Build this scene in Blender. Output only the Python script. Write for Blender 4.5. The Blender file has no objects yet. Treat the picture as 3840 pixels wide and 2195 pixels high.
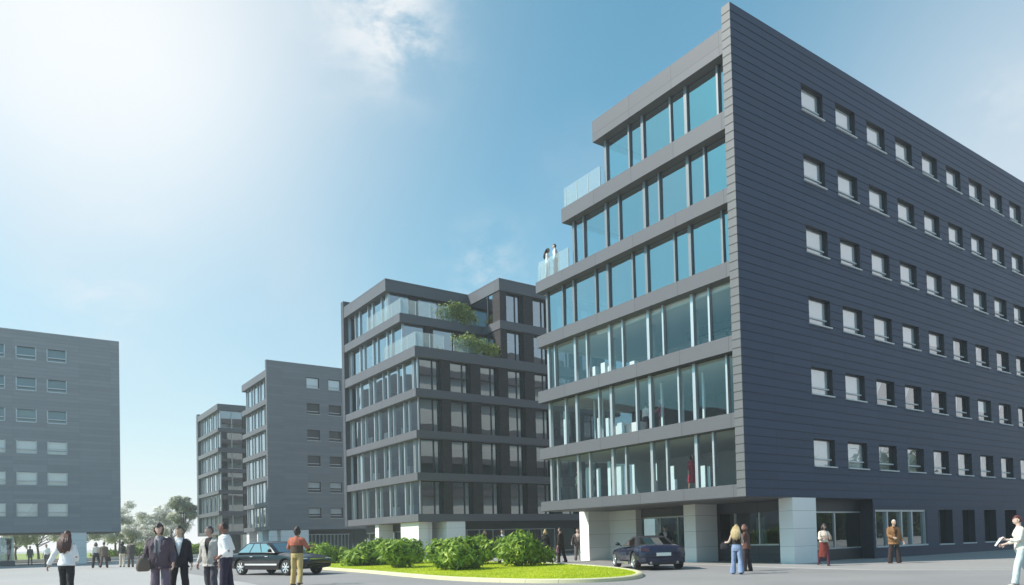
import bpy, bmesh, math, random
import numpy as np
from mathutils import Vector, Matrix, noise

sc = bpy.context.scene
COL = sc.collection
R = math.radians

# ------------------------------------------------------------------ camera
CAM_H = 1.3
RX = Vector((0.81892258, -0.57336394, -0.02489174))     # camera right, down and forward axes in world terms
DN = Vector((-0.00517334, 0.03599584, -0.99933855))
FW = Vector((0.57388068, 0.81850968, 0.0265116))
cam_d = bpy.data.cameras.new('camera')
cam = bpy.data.objects.new('camera', cam_d)
COL.objects.link(cam)
m = Matrix((( RX.x, -DN.x, -FW.x, 0), (RX.y, -DN.y, -FW.y, 0), (RX.z, -DN.z, -FW.z, CAM_H), (0, 0, 0, 1)))
cam.matrix_world = m
cam_d.sensor_width = 36.0
cam_d.sensor_fit = 'HORIZONTAL'
cam_d.lens = 2758.309 / 3840 * 36
cam_d.shift_y = (1947.64 - 1097.5) / 3840
cam_d.clip_start = 0.1
cam_d.clip_end = 3000
sc.camera = cam

# ------------------------------------------------------------------ render settings
sc.render.engine = 'CYCLES'
sc.cycles.use_denoising = True
try:
    sc.cycles.denoiser = 'OPENIMAGEDENOISE'
except Exception:
    pass
sc.cycles.max_bounces = 8
sc.cycles.diffuse_bounces = 3
sc.cycles.glossy_bounces = 4
sc.cycles.transmission_bounces = 4
sc.cycles.transparent_max_bounces = 16
sc.cycles.volume_bounces = 1
sc.cycles.caustics_reflective = False
sc.cycles.caustics_refractive = False
sc.view_settings.view_transform = 'Standard'
sc.view_settings.look = 'None'
sc.view_settings.gamma = 1.0
sc.view_settings.use_curve_mapping = False
sc.view_settings.exposure = 0.3

# ------------------------------------------------------------------ sun and sky
SUN_DIR = Vector((-0.90, 0.436, 0)) * math.cos(R(42)) + Vector((0, 0, math.sin(R(42))))
sun_d = bpy.data.lights.new('sun', 'SUN')
sun_d.energy = 5.0
sun_d.angle = R(0.5)
sun_d.color = (1.0, 0.93, 0.83)
sun = bpy.data.objects.new('sun', sun_d)
COL.objects.link(sun)
sun.rotation_euler = SUN_DIR.to_track_quat('Z', 'Y').to_euler()
sun.location = (-40, 30, 60)

W = bpy.data.worlds.new('World')
sc.world = W
W.use_nodes = True
nt = W.node_tree
nt.nodes.clear()
def nn(t, **k):
    n = nt.nodes.new(t)
    for a, b in k.items():
        setattr(n, a, b)
    return n
def wl(a, b):
    nt.links.new(a, b)
w_out = nn('ShaderNodeOutputWorld')
w_bg = nn('ShaderNodeBackground')
w_bg.inputs['Strength'].default_value = 0.1
wl(w_bg.outputs[0], w_out.inputs[0])
sky = nn('ShaderNodeTexSky')
sky.sky_type = 'NISHITA'
sky.sun_disc = False
sky.sun_elevation = R(42)
sky.sun_rotation = math.atan2(SUN_DIR.x, SUN_DIR.y)
sky.air_density = 1.0
sky.dust_density = 0.6
sky.ozone_density = 1.5
geo = nn('ShaderNodeTexCoord')
def vmath(op, a, b=None):
    n = nn('ShaderNodeVectorMath', operation=op)
    wl(a, n.inputs[0])
    if b is not None:
        if hasattr(b, 'is_linked') or not hasattr(b, '__len__'):
            wl(b, n.inputs[1])
        else:
            n.inputs[1].default_value = b
    return n
def mth(op, a, b=None, c=None, clamp=False):
    n = nn('ShaderNodeMath', operation=op)
    n.use_clamp = clamp
    for i, v in enumerate((a, b, c)):
        if v is None:
            continue
        if isinstance(v, (int, float)):
            n.inputs[i].default_value = v
        else:
            wl(v, n.inputs[i])
    return n.outputs[0]
def mix(fac, a, b, blend='MIX'):
    n = nn('ShaderNodeMix', data_type='RGBA', blend_type=blend)
    n.clamp_factor = True
    for i, v in ((0, fac), (6, a), (7, b)):
        if isinstance(v, (int, float)):
            n.inputs[i].default_value = v
        elif isinstance(v, tuple):
            n.inputs[i].default_value = v
        else:
            wl(v, n.inputs[i])
    return n.outputs[2]
dirn = vmath('NORMALIZE', geo.outputs['Generated']).outputs[0]
sepd = nn('ShaderNodeSeparateXYZ')
wl(dirn, sepd.inputs[0])
def toward(v, power):
    v = Vector(v).normalized()
    d = vmath('DOT_PRODUCT', dirn, tuple(v)).outputs['Value']
    return mth('POWER', mth('MAXIMUM', d, 0.0), power)
def ray(px, py):                                # sky directions, by eye from the photograph's view
    return (RX * ((px - 1920) / 2758.3) + DN * ((py - 1947.6) / 2758.3) + FW).normalized()
elev = mth('MAXIMUM', sepd.outputs[2], 0.0)
base = mix(1.0, sky.outputs[0], (0.38, 1.52, 1.50, 1), 'MULTIPLY')
base = mix(0.12, base, (3.2, 5.0, 5.8, 1))
hz = mth('POWER', mth('SUBTRACT', 1.0, elev, clamp=True), 4.8)          # pale air low down
c1 = mix(mth('MULTIPLY', hz, 0.93), base, (5.3, 5.9, 6.3, 1))
g1 = mth('MULTIPLY', toward(ray(40, 40), 7.0), 0.32)                       # bright veil on the sun's side
c2 = mix(g1, c1, (5.5, 6.1, 6.5, 1))
g2 = mth('MULTIPLY', toward(ray(330, 60), 32.0), 0.90)
c3 = mix(g2, c2, (8.6, 8.7, 8.7, 1))
g5 = mth('MULTIPLY', mth('MULTIPLY', toward(ray(250, 1800), 5.0), mth('POWER', mth('SUBTRACT', 1.0, elev, clamp=True), 6.5)), 0.92)
c3 = mix(g5, c3, (8.5, 8.6, 8.6, 1))
g4 = mth('MULTIPLY', toward((0.88, -0.42, 0.26), 5.0), 0.92)                  # unseen bright sky patch, added behind the viewer to lighten end-wall panes and piers
c3 = mix(g4, c3, (6.9, 7.2, 7.8, 1))
g3 = mth('MULTIPLY', toward(ray(3900, 700), 40.0), 0.75)                   # pale bank low on the right
c4 = mix(g3, c3, (5.6, 6.3, 6.9, 1))
# thin clouds
nz = nn('ShaderNodeTexNoise')
nz.inputs['Scale'].default_value = 13.0
nz.inputs['Detail'].default_value = 8.0
nz.inputs['Roughness'].default_value = 0.62
nz.inputs['Distortion'].default_value = 0.15
stretch = vmath('MULTIPLY', dirn, (1.0, 1.0, 1.7))
wl(stretch.outputs[0], nz.inputs['Vector'])
nzv = nz.outputs[0]
nz2 = nn('ShaderNodeTexNoise')
nz2.inputs['Scale'].default_value = 3.0
nz2.inputs['Detail'].default_value = 6.0
wl(dirn, nz2.inputs['Vector'])
def ramp01(v, lo, hi):
    n = nn('ShaderNodeMapRange')
    n.inputs['From Min'].default_value = lo
    n.inputs['From Max'].default_value = hi
    n.interpolation_type = 'SMOOTHSTEP'
    wl(v, n.inputs['Value'])
    return n.outputs[0]
puff = mth('ADD', mth('MULTIPLY', toward(ray(1400, 50), 420.0), 1.0), mth('MULTIPLY', toward(ray(1500, 130), 1500.0), 0.75))
puff = mth('ADD', puff, mth('MULTIPLY', toward(ray(470, 820), 1300.0), 0.35))
puff = mth('ADD', puff, mth('MULTIPLY', toward(ray(380, 1150), 700.0), 0.5))
puff = mth('ADD', puff, mth('MULTIPLY', toward(ray(1830, 1010), 900.0), 0.6))
puff = mth('ADD', puff, mth('MULTIPLY', toward(ray(3730, 420), 1500.0), 0.5))
cl = mth('MULTIPLY', ramp01(nzv, 0.36, 0.66), puff, clamp=True)
veil = mth('MULTIPLY', ramp01(nz2.outputs[0], 0.40, 0.75), 0.30)
c5 = mix(veil, c4, (6.2, 6.6, 7.0, 1))
c6 = mix(mth('MULTIPLY', cl, 0.85), c5, (7.2, 7.5, 7.7, 1))
# below the horizon: dull ground tone
below = ramp01(sepd.outputs[2], -0.03, -0.005)
c7 = mix(below, (3.2, 3.2, 3.2, 1), c6)
wl(c7, w_bg.inputs['Color'])

# ------------------------------------------------------------------ helpers
class MB:
    def __init__(s):
        s.v = []; s.f = []; s.mi = []
    def vert(s, p):
        s.v.append(tuple(p)); return len(s.v) - 1
    def face(s, pts, mi=0):
        i0 = len(s.v)
        s.v.extend(tuple(p) for p in pts)
        s.f.append(tuple(range(i0, i0 + len(pts)))); s.mi.append(mi)
    def box(s, x0, y0, z0, x1, y1, z1, mi=0):
        i = len(s.v)
        s.v += [(x0, y0, z0), (x1, y0, z0), (x1, y1, z0), (x0, y1, z0), (x0, y0, z1), (x1, y0, z1), (x1, y1, z1), (x0, y1, z1)]
        for q in ((0, 3, 2, 1), (4, 5, 6, 7), (0, 1, 5, 4), (1, 2, 6, 5), (2, 3, 7, 6), (3, 0, 4, 7)):
            s.f.append(tuple(i + k for k in q)); s.mi.append(mi)
    def prism(s, poly, z0, z1, mi=0):               # poly counter-clockwise from above
        i = len(s.v); n = len(poly)
        s.v += [(x, y, z0) for x, y in poly] + [(x, y, z1) for x, y in poly]
        s.f.append(tuple(i + k for k in reversed(range(n)))); s.mi.append(mi)
        s.f.append(tuple(i + n + k for k in range(n))); s.mi.append(mi)
        for k in range(n):
            a, b = k, (k + 1) % n
            s.f.append((i + a, i + b, i + n + b, i + n + a)); s.mi.append(mi)
    def loft(s, rings, caps=True, mi=0, closed=True):
        i = len(s.v); n = len(rings[0])
        for r in rings:
            s.v += [tuple(p) for p in r]
        m_ = n if closed else n - 1
        for a in range(len(rings) - 1):
            for k in range(m_):
                b = (k + 1) % n
                s.f.append((i + a * n + k, i + a * n + b, i + (a + 1) * n + b, i + (a + 1) * n + k)); s.mi.append(mi)
        if caps:
            s.f.append(tuple(i + k for k in reversed(range(n)))); s.mi.append(mi)
            e = i + (len(rings) - 1) * n
            s.f.append(tuple(e + k for k in range(n))); s.mi.append(mi)
    def tube(s, pts, rad, n=8, mi=0, flat=None):    # flat: (ratio) squashes the section along the second axis
        pts = [Vector(p) for p in pts]
        rings = []
        prev = None
        for k, p in enumerate(pts):
            d = (pts[min(k + 1, len(pts) - 1)] - pts[max(k - 1, 0)]).normalized()
            if prev is None:
                up = Vector((0, 1, 0)) if abs(d.y) < 0.8 else Vector((1, 0, 0))
            else:
                up = prev
            a = d.cross(up)
            a.normalize()
            b = a.cross(d).normalized()
            prev = b
            r = rad[k] if hasattr(rad, '__len__') else rad
            ra, rb = r if hasattr(r, '__len__') else (r, r)
            rings.append([p + a * (ra * math.cos(t)) + b * (rb * math.sin(t)) for t in (2 * math.pi * q / n for q in range(n))])
        s.loft(rings, mi=mi)
    def ellipsoid(s, c, r, nu=12, nv=8, mi=0, fn=None):
        rings = []
        for j in range(1, nv):
            ph = math.pi * j / nv - math.pi / 2
            ring = []
            for k in range(nu):
                th = 2 * math.pi * k / nu
                d = Vector((math.cos(ph) * math.cos(th), math.cos(ph) * math.sin(th), math.sin(ph)))
                q = Vector((d.x * r[0], d.y * r[1], d.z * r[2]))
                if fn:
                    q = fn(d, q)
                ring.append(Vector(c) + q)
            rings.append(ring)
        s.loft(rings, mi=mi)
    def mesh(s, name, off=(0, 0, 0)):
        me = bpy.data.meshes.new(name)
        o = Vector(off)
        me.from_pydata([(x - o.x, y - o.y, z - o.z) for x, y, z in s.v], [], s.f)
        if any(s.mi):
            me.polygons.foreach_set('material_index', s.mi)
        me.update()
        return me
    def build(s, name, mat, parent=None, smooth=None, off=None, weld=False, fix=False):
        if off is None:
            off = world_of(parent) if parent is not None else (0, 0, 0)
        me = s.mesh(name, off)
        if weld or fix:
            bm = bmesh.new(); bm.from_mesh(me)
            if weld:
                bmesh.ops.remove_doubles(bm, verts=bm.verts, dist=1e-4)
            if fix:
                bmesh.ops.recalc_face_normals(bm, faces=bm.faces)
            bm.to_mesh(me); bm.free()
        return link(name, me, mat, parent, smooth)

def world_of(o):
    p = Vector((0, 0, 0))
    while o is not None:
        p += o.location
        o = o.parent
    return p
def link(name, me, mat, parent=None, smooth=None):
    o = bpy.data.objects.new(name, me)
    COL.objects.link(o)
    for q in (mat if isinstance(mat, (list, tuple)) else [mat]):
        me.materials.append(q)
    if smooth is not None:
        me.shade_smooth()
        if smooth < 180:
            me.set_sharp_from_angle(angle=R(smooth))
    o.parent = parent
    return o
def tag(o, label=None, cat=None, group=None, kind=None):
    if label: o['label'] = label
    if cat: o['category'] = cat
    if group: o['group'] = group
    if kind: o['kind'] = kind
    return o
def thing(name, label, cat, loc=(0, 0, 0), rz=0.0, group=None):
    o = bpy.data.objects.new(name, None)
    COL.objects.link(o)
    o.location = loc
    o.rotation_euler = (0, 0, rz)
    o.empty_display_size = 0.3
    return tag(o, label, cat, group)
def dup(o, parent=None):
    c = o.copy(); COL.objects.link(c)
    if parent is not None:
        c.parent = parent
    return c
def evaluate(me, mods, name):                       # run modifiers on a mesh and keep the result
    o = bpy.data.objects.new('work_piece', me); COL.objects.link(o)
    for typ, kw in mods:
        md = o.modifiers.new(typ, typ)
        for a, b in kw.items():
            setattr(md, a, b)
    dg = bpy.context.evaluated_depsgraph_get()
    out = bpy.data.meshes.new_from_object(o.evaluated_get(dg))
    out.name = name
    bpy.data.objects.remove(o)
    bpy.data.meshes.remove(me)
    return out

# ------------------------------------------------------------------ materials
def new_mat(name):
    m_ = bpy.data.materials.new(name)
    m_.use_nodes = True
    t = m_.node_tree
    b = t.nodes['Principled BSDF']
    return m_, t, b
def mat(name, col, rough=0.6, metal=0.0, var=0.12, scale=6.0, bump=0.0, bscale=30.0, coat=0.0, spec=0.5, sub=0.0):
    m_, t, b = new_mat(name)
    b.inputs['Roughness'].default_value = rough
    b.inputs['Metallic'].default_value = metal
    b.inputs['Specular IOR Level'].default_value = spec
    if coat:
        b.inputs['Coat Weight'].default_value = coat
        b.inputs['Coat Roughness'].default_value = 0.04
    tc = t.nodes.new('ShaderNodeTexCoord')
    n = t.nodes.new('ShaderNodeTexNoise')
    n.inputs['Scale'].default_value = scale
    n.inputs['Detail'].default_value = 5
    t.links.new(tc.outputs['Object'], n.inputs['Vector'])
    mx = t.nodes.new('ShaderNodeMix'); mx.data_type = 'RGBA'
    mx.inputs[6].default_value = tuple(c * (1 - var) for c in col[:3]) + (1,)
    mx.inputs[7].default_value = tuple(min(1, c * (1 + var)) for c in col[:3]) + (1,)
    t.links.new(n.outputs[0], mx.inputs[0])
    t.links.new(mx.outputs[2], b.inputs['Base Color'])
    if bump:
        n2 = t.nodes.new('ShaderNodeTexNoise')
        n2.inputs['Scale'].default_value = bscale
        n2.inputs['Detail'].default_value = 4
        t.links.new(tc.outputs['Object'], n2.inputs['Vector'])
        bp = t.nodes.new('ShaderNodeBump')
        bp.inputs['Strength'].default_value = bump
        bp.inputs['Distance'].default_value = 0.02
        t.links.new(n2.outputs[0], bp.inputs['Height'])
        t.links.new(bp.outputs[0], b.inputs['Normal'])
    return m_
def node_math(t, op, a, b=None, c=None):
    n = t.nodes.new('ShaderNodeMath'); n.operation = op
    for i, v in enumerate((a, b, c)):
        if v is None: continue
        if isinstance(v, (int, float)): n.inputs[i].default_value = v
        else: t.links.new(v, n.inputs[i])
    return n.outputs[0]
def panel_mat(name, col, pz, px, ox, oz, axis, rough=0.5, line=0.008, lined=0.35, var=0.10, brick=False):
    """Panels pz tall and px long along x (axis 0) or y (axis 1): thin darker joints, a slightly different tone per panel."""
    m_, t, b = new_mat(name)
    b.inputs['Roughness'].default_value = rough
    b.inputs['Specular IOR Level'].default_value = 0.25
    tc = t.nodes.new('ShaderNodeTexCoord')
    se = t.nodes.new('ShaderNodeSeparateXYZ')
    t.links.new(tc.outputs['Object'], se.inputs[0])
    u = node_math(t, 'DIVIDE', node_math(t, 'SUBTRACT', se.outputs[axis], ox), px)
    v = node_math(t, 'DIVIDE', node_math(t, 'SUBTRACT', se.outputs[2], oz), pz)
    fv = node_math(t, 'FLOOR', v)
    if brick:
        u = node_math(t, 'ADD', u, node_math(t, 'MULTIPLY', fv, 0.5))
    fu = node_math(t, 'FLOOR', u)
    cb = t.nodes.new('ShaderNodeCombineXYZ')
    t.links.new(fu, cb.inputs[0]); t.links.new(fv, cb.inputs[1])
    wn = t.nodes.new('ShaderNodeTexWhiteNoise'); wn.noise_dimensions = '2D'
    t.links.new(cb.outputs[0], wn.inputs[0])
    ru = node_math(t, 'SUBTRACT', u, fu); rv = node_math(t, 'SUBTRACT', v, fv)
    lu = node_math(t, 'LESS_THAN', ru, line / px * 1.0)
    lv = node_math(t, 'LESS_THAN', rv, line / pz)
    ln = node_math(t, 'MAXIMUM', lu, lv)
    n = t.nodes.new('ShaderNodeTexNoise'); n.inputs['Scale'].default_value = 1.3; n.inputs['Detail'].default_value = 6
    t.links.new(tc.outputs['Object'], n.inputs['Vector'])
    f = node_math(t, 'ADD', node_math(t, 'MULTIPLY', wn.outputs[0], 0.65), node_math(t, 'MULTIPLY', n.outputs[0], 0.5))
    mx = t.nodes.new('ShaderNodeMix'); mx.data_type = 'RGBA'
    mx.inputs[6].default_value = tuple(c * (1 - var) for c in col) + (1,)
    mx.inputs[7].default_value = tuple(min(1, c * (1 + var)) for c in col) + (1,)
    t.links.new(f, mx.inputs[0])
    m2 = t.nodes.new('ShaderNodeMix'); m2.data_type = 'RGBA'
    t.links.new(ln, m2.inputs[0])
    t.links.new(mx.outputs[2], m2.inputs[6])
    m2.inputs[7].default_value = tuple(c * lined for c in col) + (1,)
    t.links.new(m2.outputs[2], b.inputs['Base Color'])
    return m_
def glass_mat(name, tint, base, gl=(0.9, 0.95, 0.97), rough=0.0, power=3.0, wave=0.0):
    """Coated window glass: a mirror part that grows with the angle over a tinted see-through part."""
    m_ = bpy.data.materials.new(name); m_.use_nodes = True
    t = m_.node_tree; t.nodes.clear()
    o = t.nodes.new('ShaderNodeOutputMaterial')
    tr = t.nodes.new('ShaderNodeBsdfTransparent'); tr.inputs[0].default_value = tint + (1,)
    gs = t.nodes.new('ShaderNodeBsdfGlossy'); gs.inputs['Color'].default_value = gl + (1,); gs.inputs['Roughness'].default_value = rough
    lw = t.nodes.new('ShaderNodeLayerWeight'); lw.inputs[0].default_value = 0.5
    p = node_math(t, 'POWER', lw.outputs['Facing'], power)
    f = node_math(t, 'ADD', base, node_math(t, 'MULTIPLY', p, 1.0 - base))
    mx = t.nodes.new('ShaderNodeMixShader')
    t.links.new(f, mx.inputs[0]); t.links.new(tr.outputs[0], mx.inputs[1]); t.links.new(gs.outputs[0], mx.inputs[2])
    t.links.new(mx.outputs[0], o.inputs[0])
    if wave:
        tc = t.nodes.new('ShaderNodeTexCoord')
        n = t.nodes.new('ShaderNodeTexNoise'); n.inputs['Scale'].default_value = 0.7; n.inputs['Detail'].default_value = 1
        t.links.new(tc.outputs['Object'], n.inputs['Vector'])
        bp = t.nodes.new('ShaderNodeBump'); bp.inputs['Strength'].default_value = wave; bp.inputs['Distance'].default_value = 0.05
        t.links.new(n.outputs[0], bp.inputs['Height'])
        t.links.new(bp.outputs[0], gs.inputs['Normal'])
    return m_
def leaf_mat(name, dark, light, yellow, scale=1.6, trans=0.35):
    m_ = bpy.data.materials.new(name); m_.use_nodes = True
    t = m_.node_tree; t.nodes.clear()
    o = t.nodes.new('ShaderNodeOutputMaterial')
    tc = t.nodes.new('ShaderNodeTexCoord')
    n = t.nodes.new('ShaderNodeTexNoise'); n.inputs['Scale'].default_value = scale; n.inputs['Detail'].default_value = 3
    t.links.new(tc.outputs['Object'], n.inputs['Vector'])
    n2 = t.nodes.new('ShaderNodeTexNoise'); n2.inputs['Scale'].default_value = scale * 9; n2.inputs['Detail'].default_value = 1
    t.links.new(tc.outputs['Object'], n2.inputs['Vector'])
    r = t.nodes.new('ShaderNodeValToRGB')
    e = r.color_ramp.elements
    e[0].position = 0.34; e[0].color = dark + (1,)
    e[1].position = 0.55; e[1].color = light + (1,)
    q = r.color_ramp.elements.new(0.70); q.color = yellow + (1,)
    v = node_math(t, 'ADD', node_math(t, 'MULTIPLY', n.outputs[0], 0.55), node_math(t, 'MULTIPLY', n2.outputs[0], 0.45))
    t.links.new(v, r.inputs[0])
    d = t.nodes.new('ShaderNodeBsdfPrincipled'); d.inputs['Roughness'].default_value = 0.55; d.inputs['Specular IOR Level'].default_value = 0.35
    tl = t.nodes.new('ShaderNodeBsdfTranslucent')
    t.links.new(r.outputs[0], d.inputs['Base Color']); t.links.new(r.outputs[0], tl.inputs[0])
    mx = t.nodes.new('ShaderNodeMixShader'); mx.inputs[0].default_value = trans
    t.links.new(d.outputs[0], mx.inputs[1]); t.links.new(tl.outputs[0], mx.inputs[2])
    t.links.new(mx.outputs[0], o.inputs[0])
    return m_

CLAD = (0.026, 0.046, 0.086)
M = {}
M['fascia'] = panel_mat('fascia_panel', (0.116, 0.119, 0.134), 4.0, 2.5, 0.55, 0.3, 1, rough=0.5, line=0.02, lined=0.5, var=0.06)
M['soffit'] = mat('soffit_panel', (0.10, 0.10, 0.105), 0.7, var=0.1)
M['ceiling'] = mat('ceiling_board', (0.62, 0.63, 0.63), 0.8, var=0.05)
M['carpet'] = mat('office_carpet', (0.16, 0.16, 0.165), 0.95)
M['inner'] = mat('plaster_inside', (0.50, 0.52, 0.52), 0.8, var=0.08, scale=0.6)
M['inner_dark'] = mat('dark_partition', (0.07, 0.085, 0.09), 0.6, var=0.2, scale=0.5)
M['white_pier'] = panel_mat('pale_stone_panel', (0.80, 0.80, 0.79), 0.72, 30.0, -15.0, -0.02, 0, rough=0.55, line=0.014, lined=0.5, var=0.04)
M['alu'] = mat('aluminium_frame', (0.50, 0.53, 0.55), 0.35, metal=0.6, var=0.05)
M['mullion'] = mat('grey_mullion', (0.19, 0.205, 0.22), 0.4, metal=0.3, var=0.05)
M['alu_dark'] = mat('dark_frame', (0.03, 0.034, 0.04), 0.45, var=0.1)
M['sill'] = mat('pale_sill', (0.55, 0.57, 0.58), 0.5, var=0.05)
M['glass'] = glass_mat('facade_glass', (0.52, 0.62, 0.66), 0.36, gl=(0.92, 0.93, 0.96), power=2.2, wave=0.14)
M['glass_clear'] = glass_mat('clear_office_glass', (0.90, 0.95, 0.96), 0.08, power=3.2, wave=0.05)
M['glass_low'] = glass_mat('clear_shop_glass', (0.42, 0.52, 0.53), 0.14, power=3.0, wave=0.05)
M['glass_side'] = glass_mat('window_glass', (0.90, 0.93, 0.94), 0.24, gl=(1.0, 0.95, 0.92), power=2.8, wave=0.10)
M['rail_glass'] = None
M['blind'] = mat('white_blind', (0.88, 0.90, 0.91), 0.8, var=0.04)
M['curtain'] = mat('pale_curtain', (0.62, 0.72, 0.74), 0.8, var=0.1)
M['brick'] = panel_mat('brown_brick', (0.043, 0.039, 0.041), 0.075, 0.25, 0.0, 0.0, 0, rough=0.85, line=0.012, lined=1.5, var=0.25, brick=True)
M['roofing'] = mat('roof_gravel', (0.22, 0.22, 0.22), 0.9, bump=0.4, bscale=20)
M['inner_blue'] = mat('blue_grey_partition', (0.10, 0.13, 0.155), 0.7, var=0.2, scale=0.7)
M['desk'] = mat('white_desk', (0.75, 0.75, 0.74), 0.5, var=0.03)
def milky_glass(name):
    m_ = bpy.data.materials.new(name); m_.use_nodes = True
    t = m_.node_tree; t.nodes.clear()
    o = t.nodes.new('ShaderNodeOutputMaterial')
    tr = t.nodes.new('ShaderNodeBsdfTransparent'); tr.inputs[0].default_value = (0.90, 0.96, 0.97, 1)
    d = t.nodes.new('ShaderNodeBsdfPrincipled'); d.inputs['Base Color'].default_value = (0.88, 0.94, 0.95, 1); d.inputs['Roughness'].default_value = 0.12
    tl = t.nodes.new('ShaderNodeBsdfTranslucent'); tl.inputs[0].default_value = (0.85, 0.95, 0.97, 1)
    a = t.nodes.new('ShaderNodeMixShader'); a.inputs[0].default_value = 0.5
    t.links.new(d.outputs[0], a.inputs[1]); t.links.new(tl.outputs[0], a.inputs[2])
    b = t.nodes.new('ShaderNodeMixShader'); b.inputs[0].default_value = 0.20
    t.links.new(tr.outputs[0], b.inputs[1]); t.links.new(a.outputs[0], b.inputs[2])
    t.links.new(b.outputs[0], o.inputs[0])
    return m_
M['rail_glass'] = milky_glass('frosted_rail_glass')
_n = [0]
def clad_mats(ox, oz=2.68, col=None, ln=0.6):
    _n[0] += 1
    return (panel_mat('lapped_cladding', col or CLAD, 0.3346, 2.53, ox, oz, 0, rough=0.5, line=0.018, lined=ln, var=0.10),
            panel_mat('sunlit_cladding_edge', (0.132, 0.135, 0.143), 0.3346, 30.0, -15.1, oz, 1, rough=0.5, line=0.022, lined=0.5, var=0.06))  # lighter copy of the cladding: sunlight on the edge put into its colour
PITCH, LAP = 0.3346, 0.015
def lap_wall(mb, X0, X1, Y, z0, z1, holes, lo=True, hi=True):
    """Boards on a wall that faces -y: every board leans out at its lower edge; holes are (x0, z0, x1, z1)."""
    xs = sorted({X0, X1} | {h[0] for h in holes} | {h[2] for h in holes})
    ks = [z0 + PITCH * k for k in range(int((z1 - z0) / PITCH + 0.999) + 1)]
    zs = sorted({round(z, 5) for z in ks if z < z1 - 0.01} | {z1} | {h[1] for h in holes if h[1] > z0} | {h[3] for h in holes})
    def off(z, up):
        f = (z - z0) / PITCH
        f = f - math.floor(f + 1e-4) if up else f - math.ceil(f - 1e-4) + 1
        return LAP * (1 - f) + 0.004
    for i in range(len(xs) - 1):
        a, b = xs[i], xs[i + 1]
        for j in range(len(zs) - 1):
            c, d = zs[j], zs[j + 1]
            if d - c < 1e-4: continue
            mx_, mz_ = (a + b) / 2, (c + d) / 2
            if any(h[0] < mx_ < h[2] and h[1] < mz_ < h[3] for h in holes): continue
            oc, od = off(c, True), off(d, False)
            ea = (lambda o: o) if (lo and i == 0) else (lambda o: 0)
            eb = (lambda o: o) if (hi and i == len(xs) - 2) else (lambda o: 0)
            mb.face([(a - ea(oc), Y - oc, c), (b + eb(oc), Y - oc, c), (b + eb(od), Y - od, d), (a - ea(od), Y - od, d)])
            mb.face([(a - ea(oc), Y - oc, c), (a, Y, c), (b, Y, c), (b + eb(oc), Y - oc, c)])
    mb.face([(X0, Y - 0.004, z1), (X1, Y - 0.004, z1), (X1, Y + 0.2, z1), (X0, Y + 0.2, z1)])
def lap_edge(mb, X, Y0, Y1, z0, z1, sx=-1):
    z = z0
    while z < z1 - 0.01:
        t = min(z + PITCH, z1)
        oc, od = LAP + 0.004, 0.004 + LAP * (1 - (t - z) / PITCH)
        q = [(X + sx * oc, Y1, z), (X + sx * oc, Y0 - oc, z), (X + sx * od, Y0 - od, t), (X + sx * od, Y1, t)]
        u = [(X + sx * oc, Y1, z), (X, Y1, z), (X, Y0, z), (X + sx * oc, Y0 - oc, z)]
        if sx > 0: q.reverse(); u.reverse()
        mb.face(q); mb.face(u)
        z = t

def punched_window(p, x0, z0, x1, z1, Y, blind, mats=None, rail=0.27):
    """One window of an end wall: lined opening, pane, transom rail and sill. Returns the window part."""
    fr = MB()
    D = 0.20
    a, b, c, d = x0, x1, z0, z1
    yo = Y - 0.012
    fr.face([(a, yo, c), (a, yo, d), (a, Y + D, d), (a, Y + D, c)])
    fr.face([(b, yo, c), (b, Y + D, c), (b, Y + D, d), (b, yo, d)])
    fr.face([(a, yo, d), (b, yo, d), (b, Y + D, d), (a, Y + D, d)])
    fr.face([(a, yo, c), (a, Y + D, c), (b, Y + D, c), (b, yo, c)])
    t = 0.05
    for q in ((a, c, a + t, d), (b - t, c, b, d), (a + t, d - t, b - t, d)):
        fr.box(q[0], Y + D - 0.06, q[1], q[2], Y + D + 0.0, q[3])
    w = fr.build('window', M['alu_dark'], p)
    s = MB()
    s.box(a - 0.04, Y - 0.085, c - 0.05, b + 0.05, Y + 0.02, c + 0.0)
    zr = c + (d - c) * rail
    s.box(a + t, Y + D - 0.07, zr - 0.03, b - t, Y + D - 0.015, zr + 0.03)
    s.build('sill', M['sill'], w)
    g = MB()
    g.face([(a + t, Y + D - 0.025, c), (b - t, Y + D - 0.025, c), (b - t, Y + D - 0.025, d - t), (a + t, Y + D - 0.025, d - t)])
    g.build('pane', M['glass_side'], w)
    if blind is not None:
        k = MB()
        yb = Y + D + 0.03
        if blind == 'full':
            k.face([(a, yb, c), (b, yb, c), (b, yb, d), (a, yb, d)])
        elif blind == 'half':
            k.face([(a, yb, c + (d - c) * 0.45), (b, yb, c + (d - c) * 0.45), (b, yb, d), (a, yb, d)])
        elif blind == 'swag':                        # curtain drawn to one side
            k.face([(a, yb, c), (a + 0.35, yb, c), (a + 0.5, yb, c + (d - c) * 0.5), (a + 0.95, yb, d), (a, yb, d)])
        elif blind == 'slit':
            k.face([(a + 0.35, yb, c), (a + 0.55, yb, c), (a + 0.75, yb, d), (a + 0.4, yb, d)])
        k.build('blind', M['blind'], w)
    return w

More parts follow.
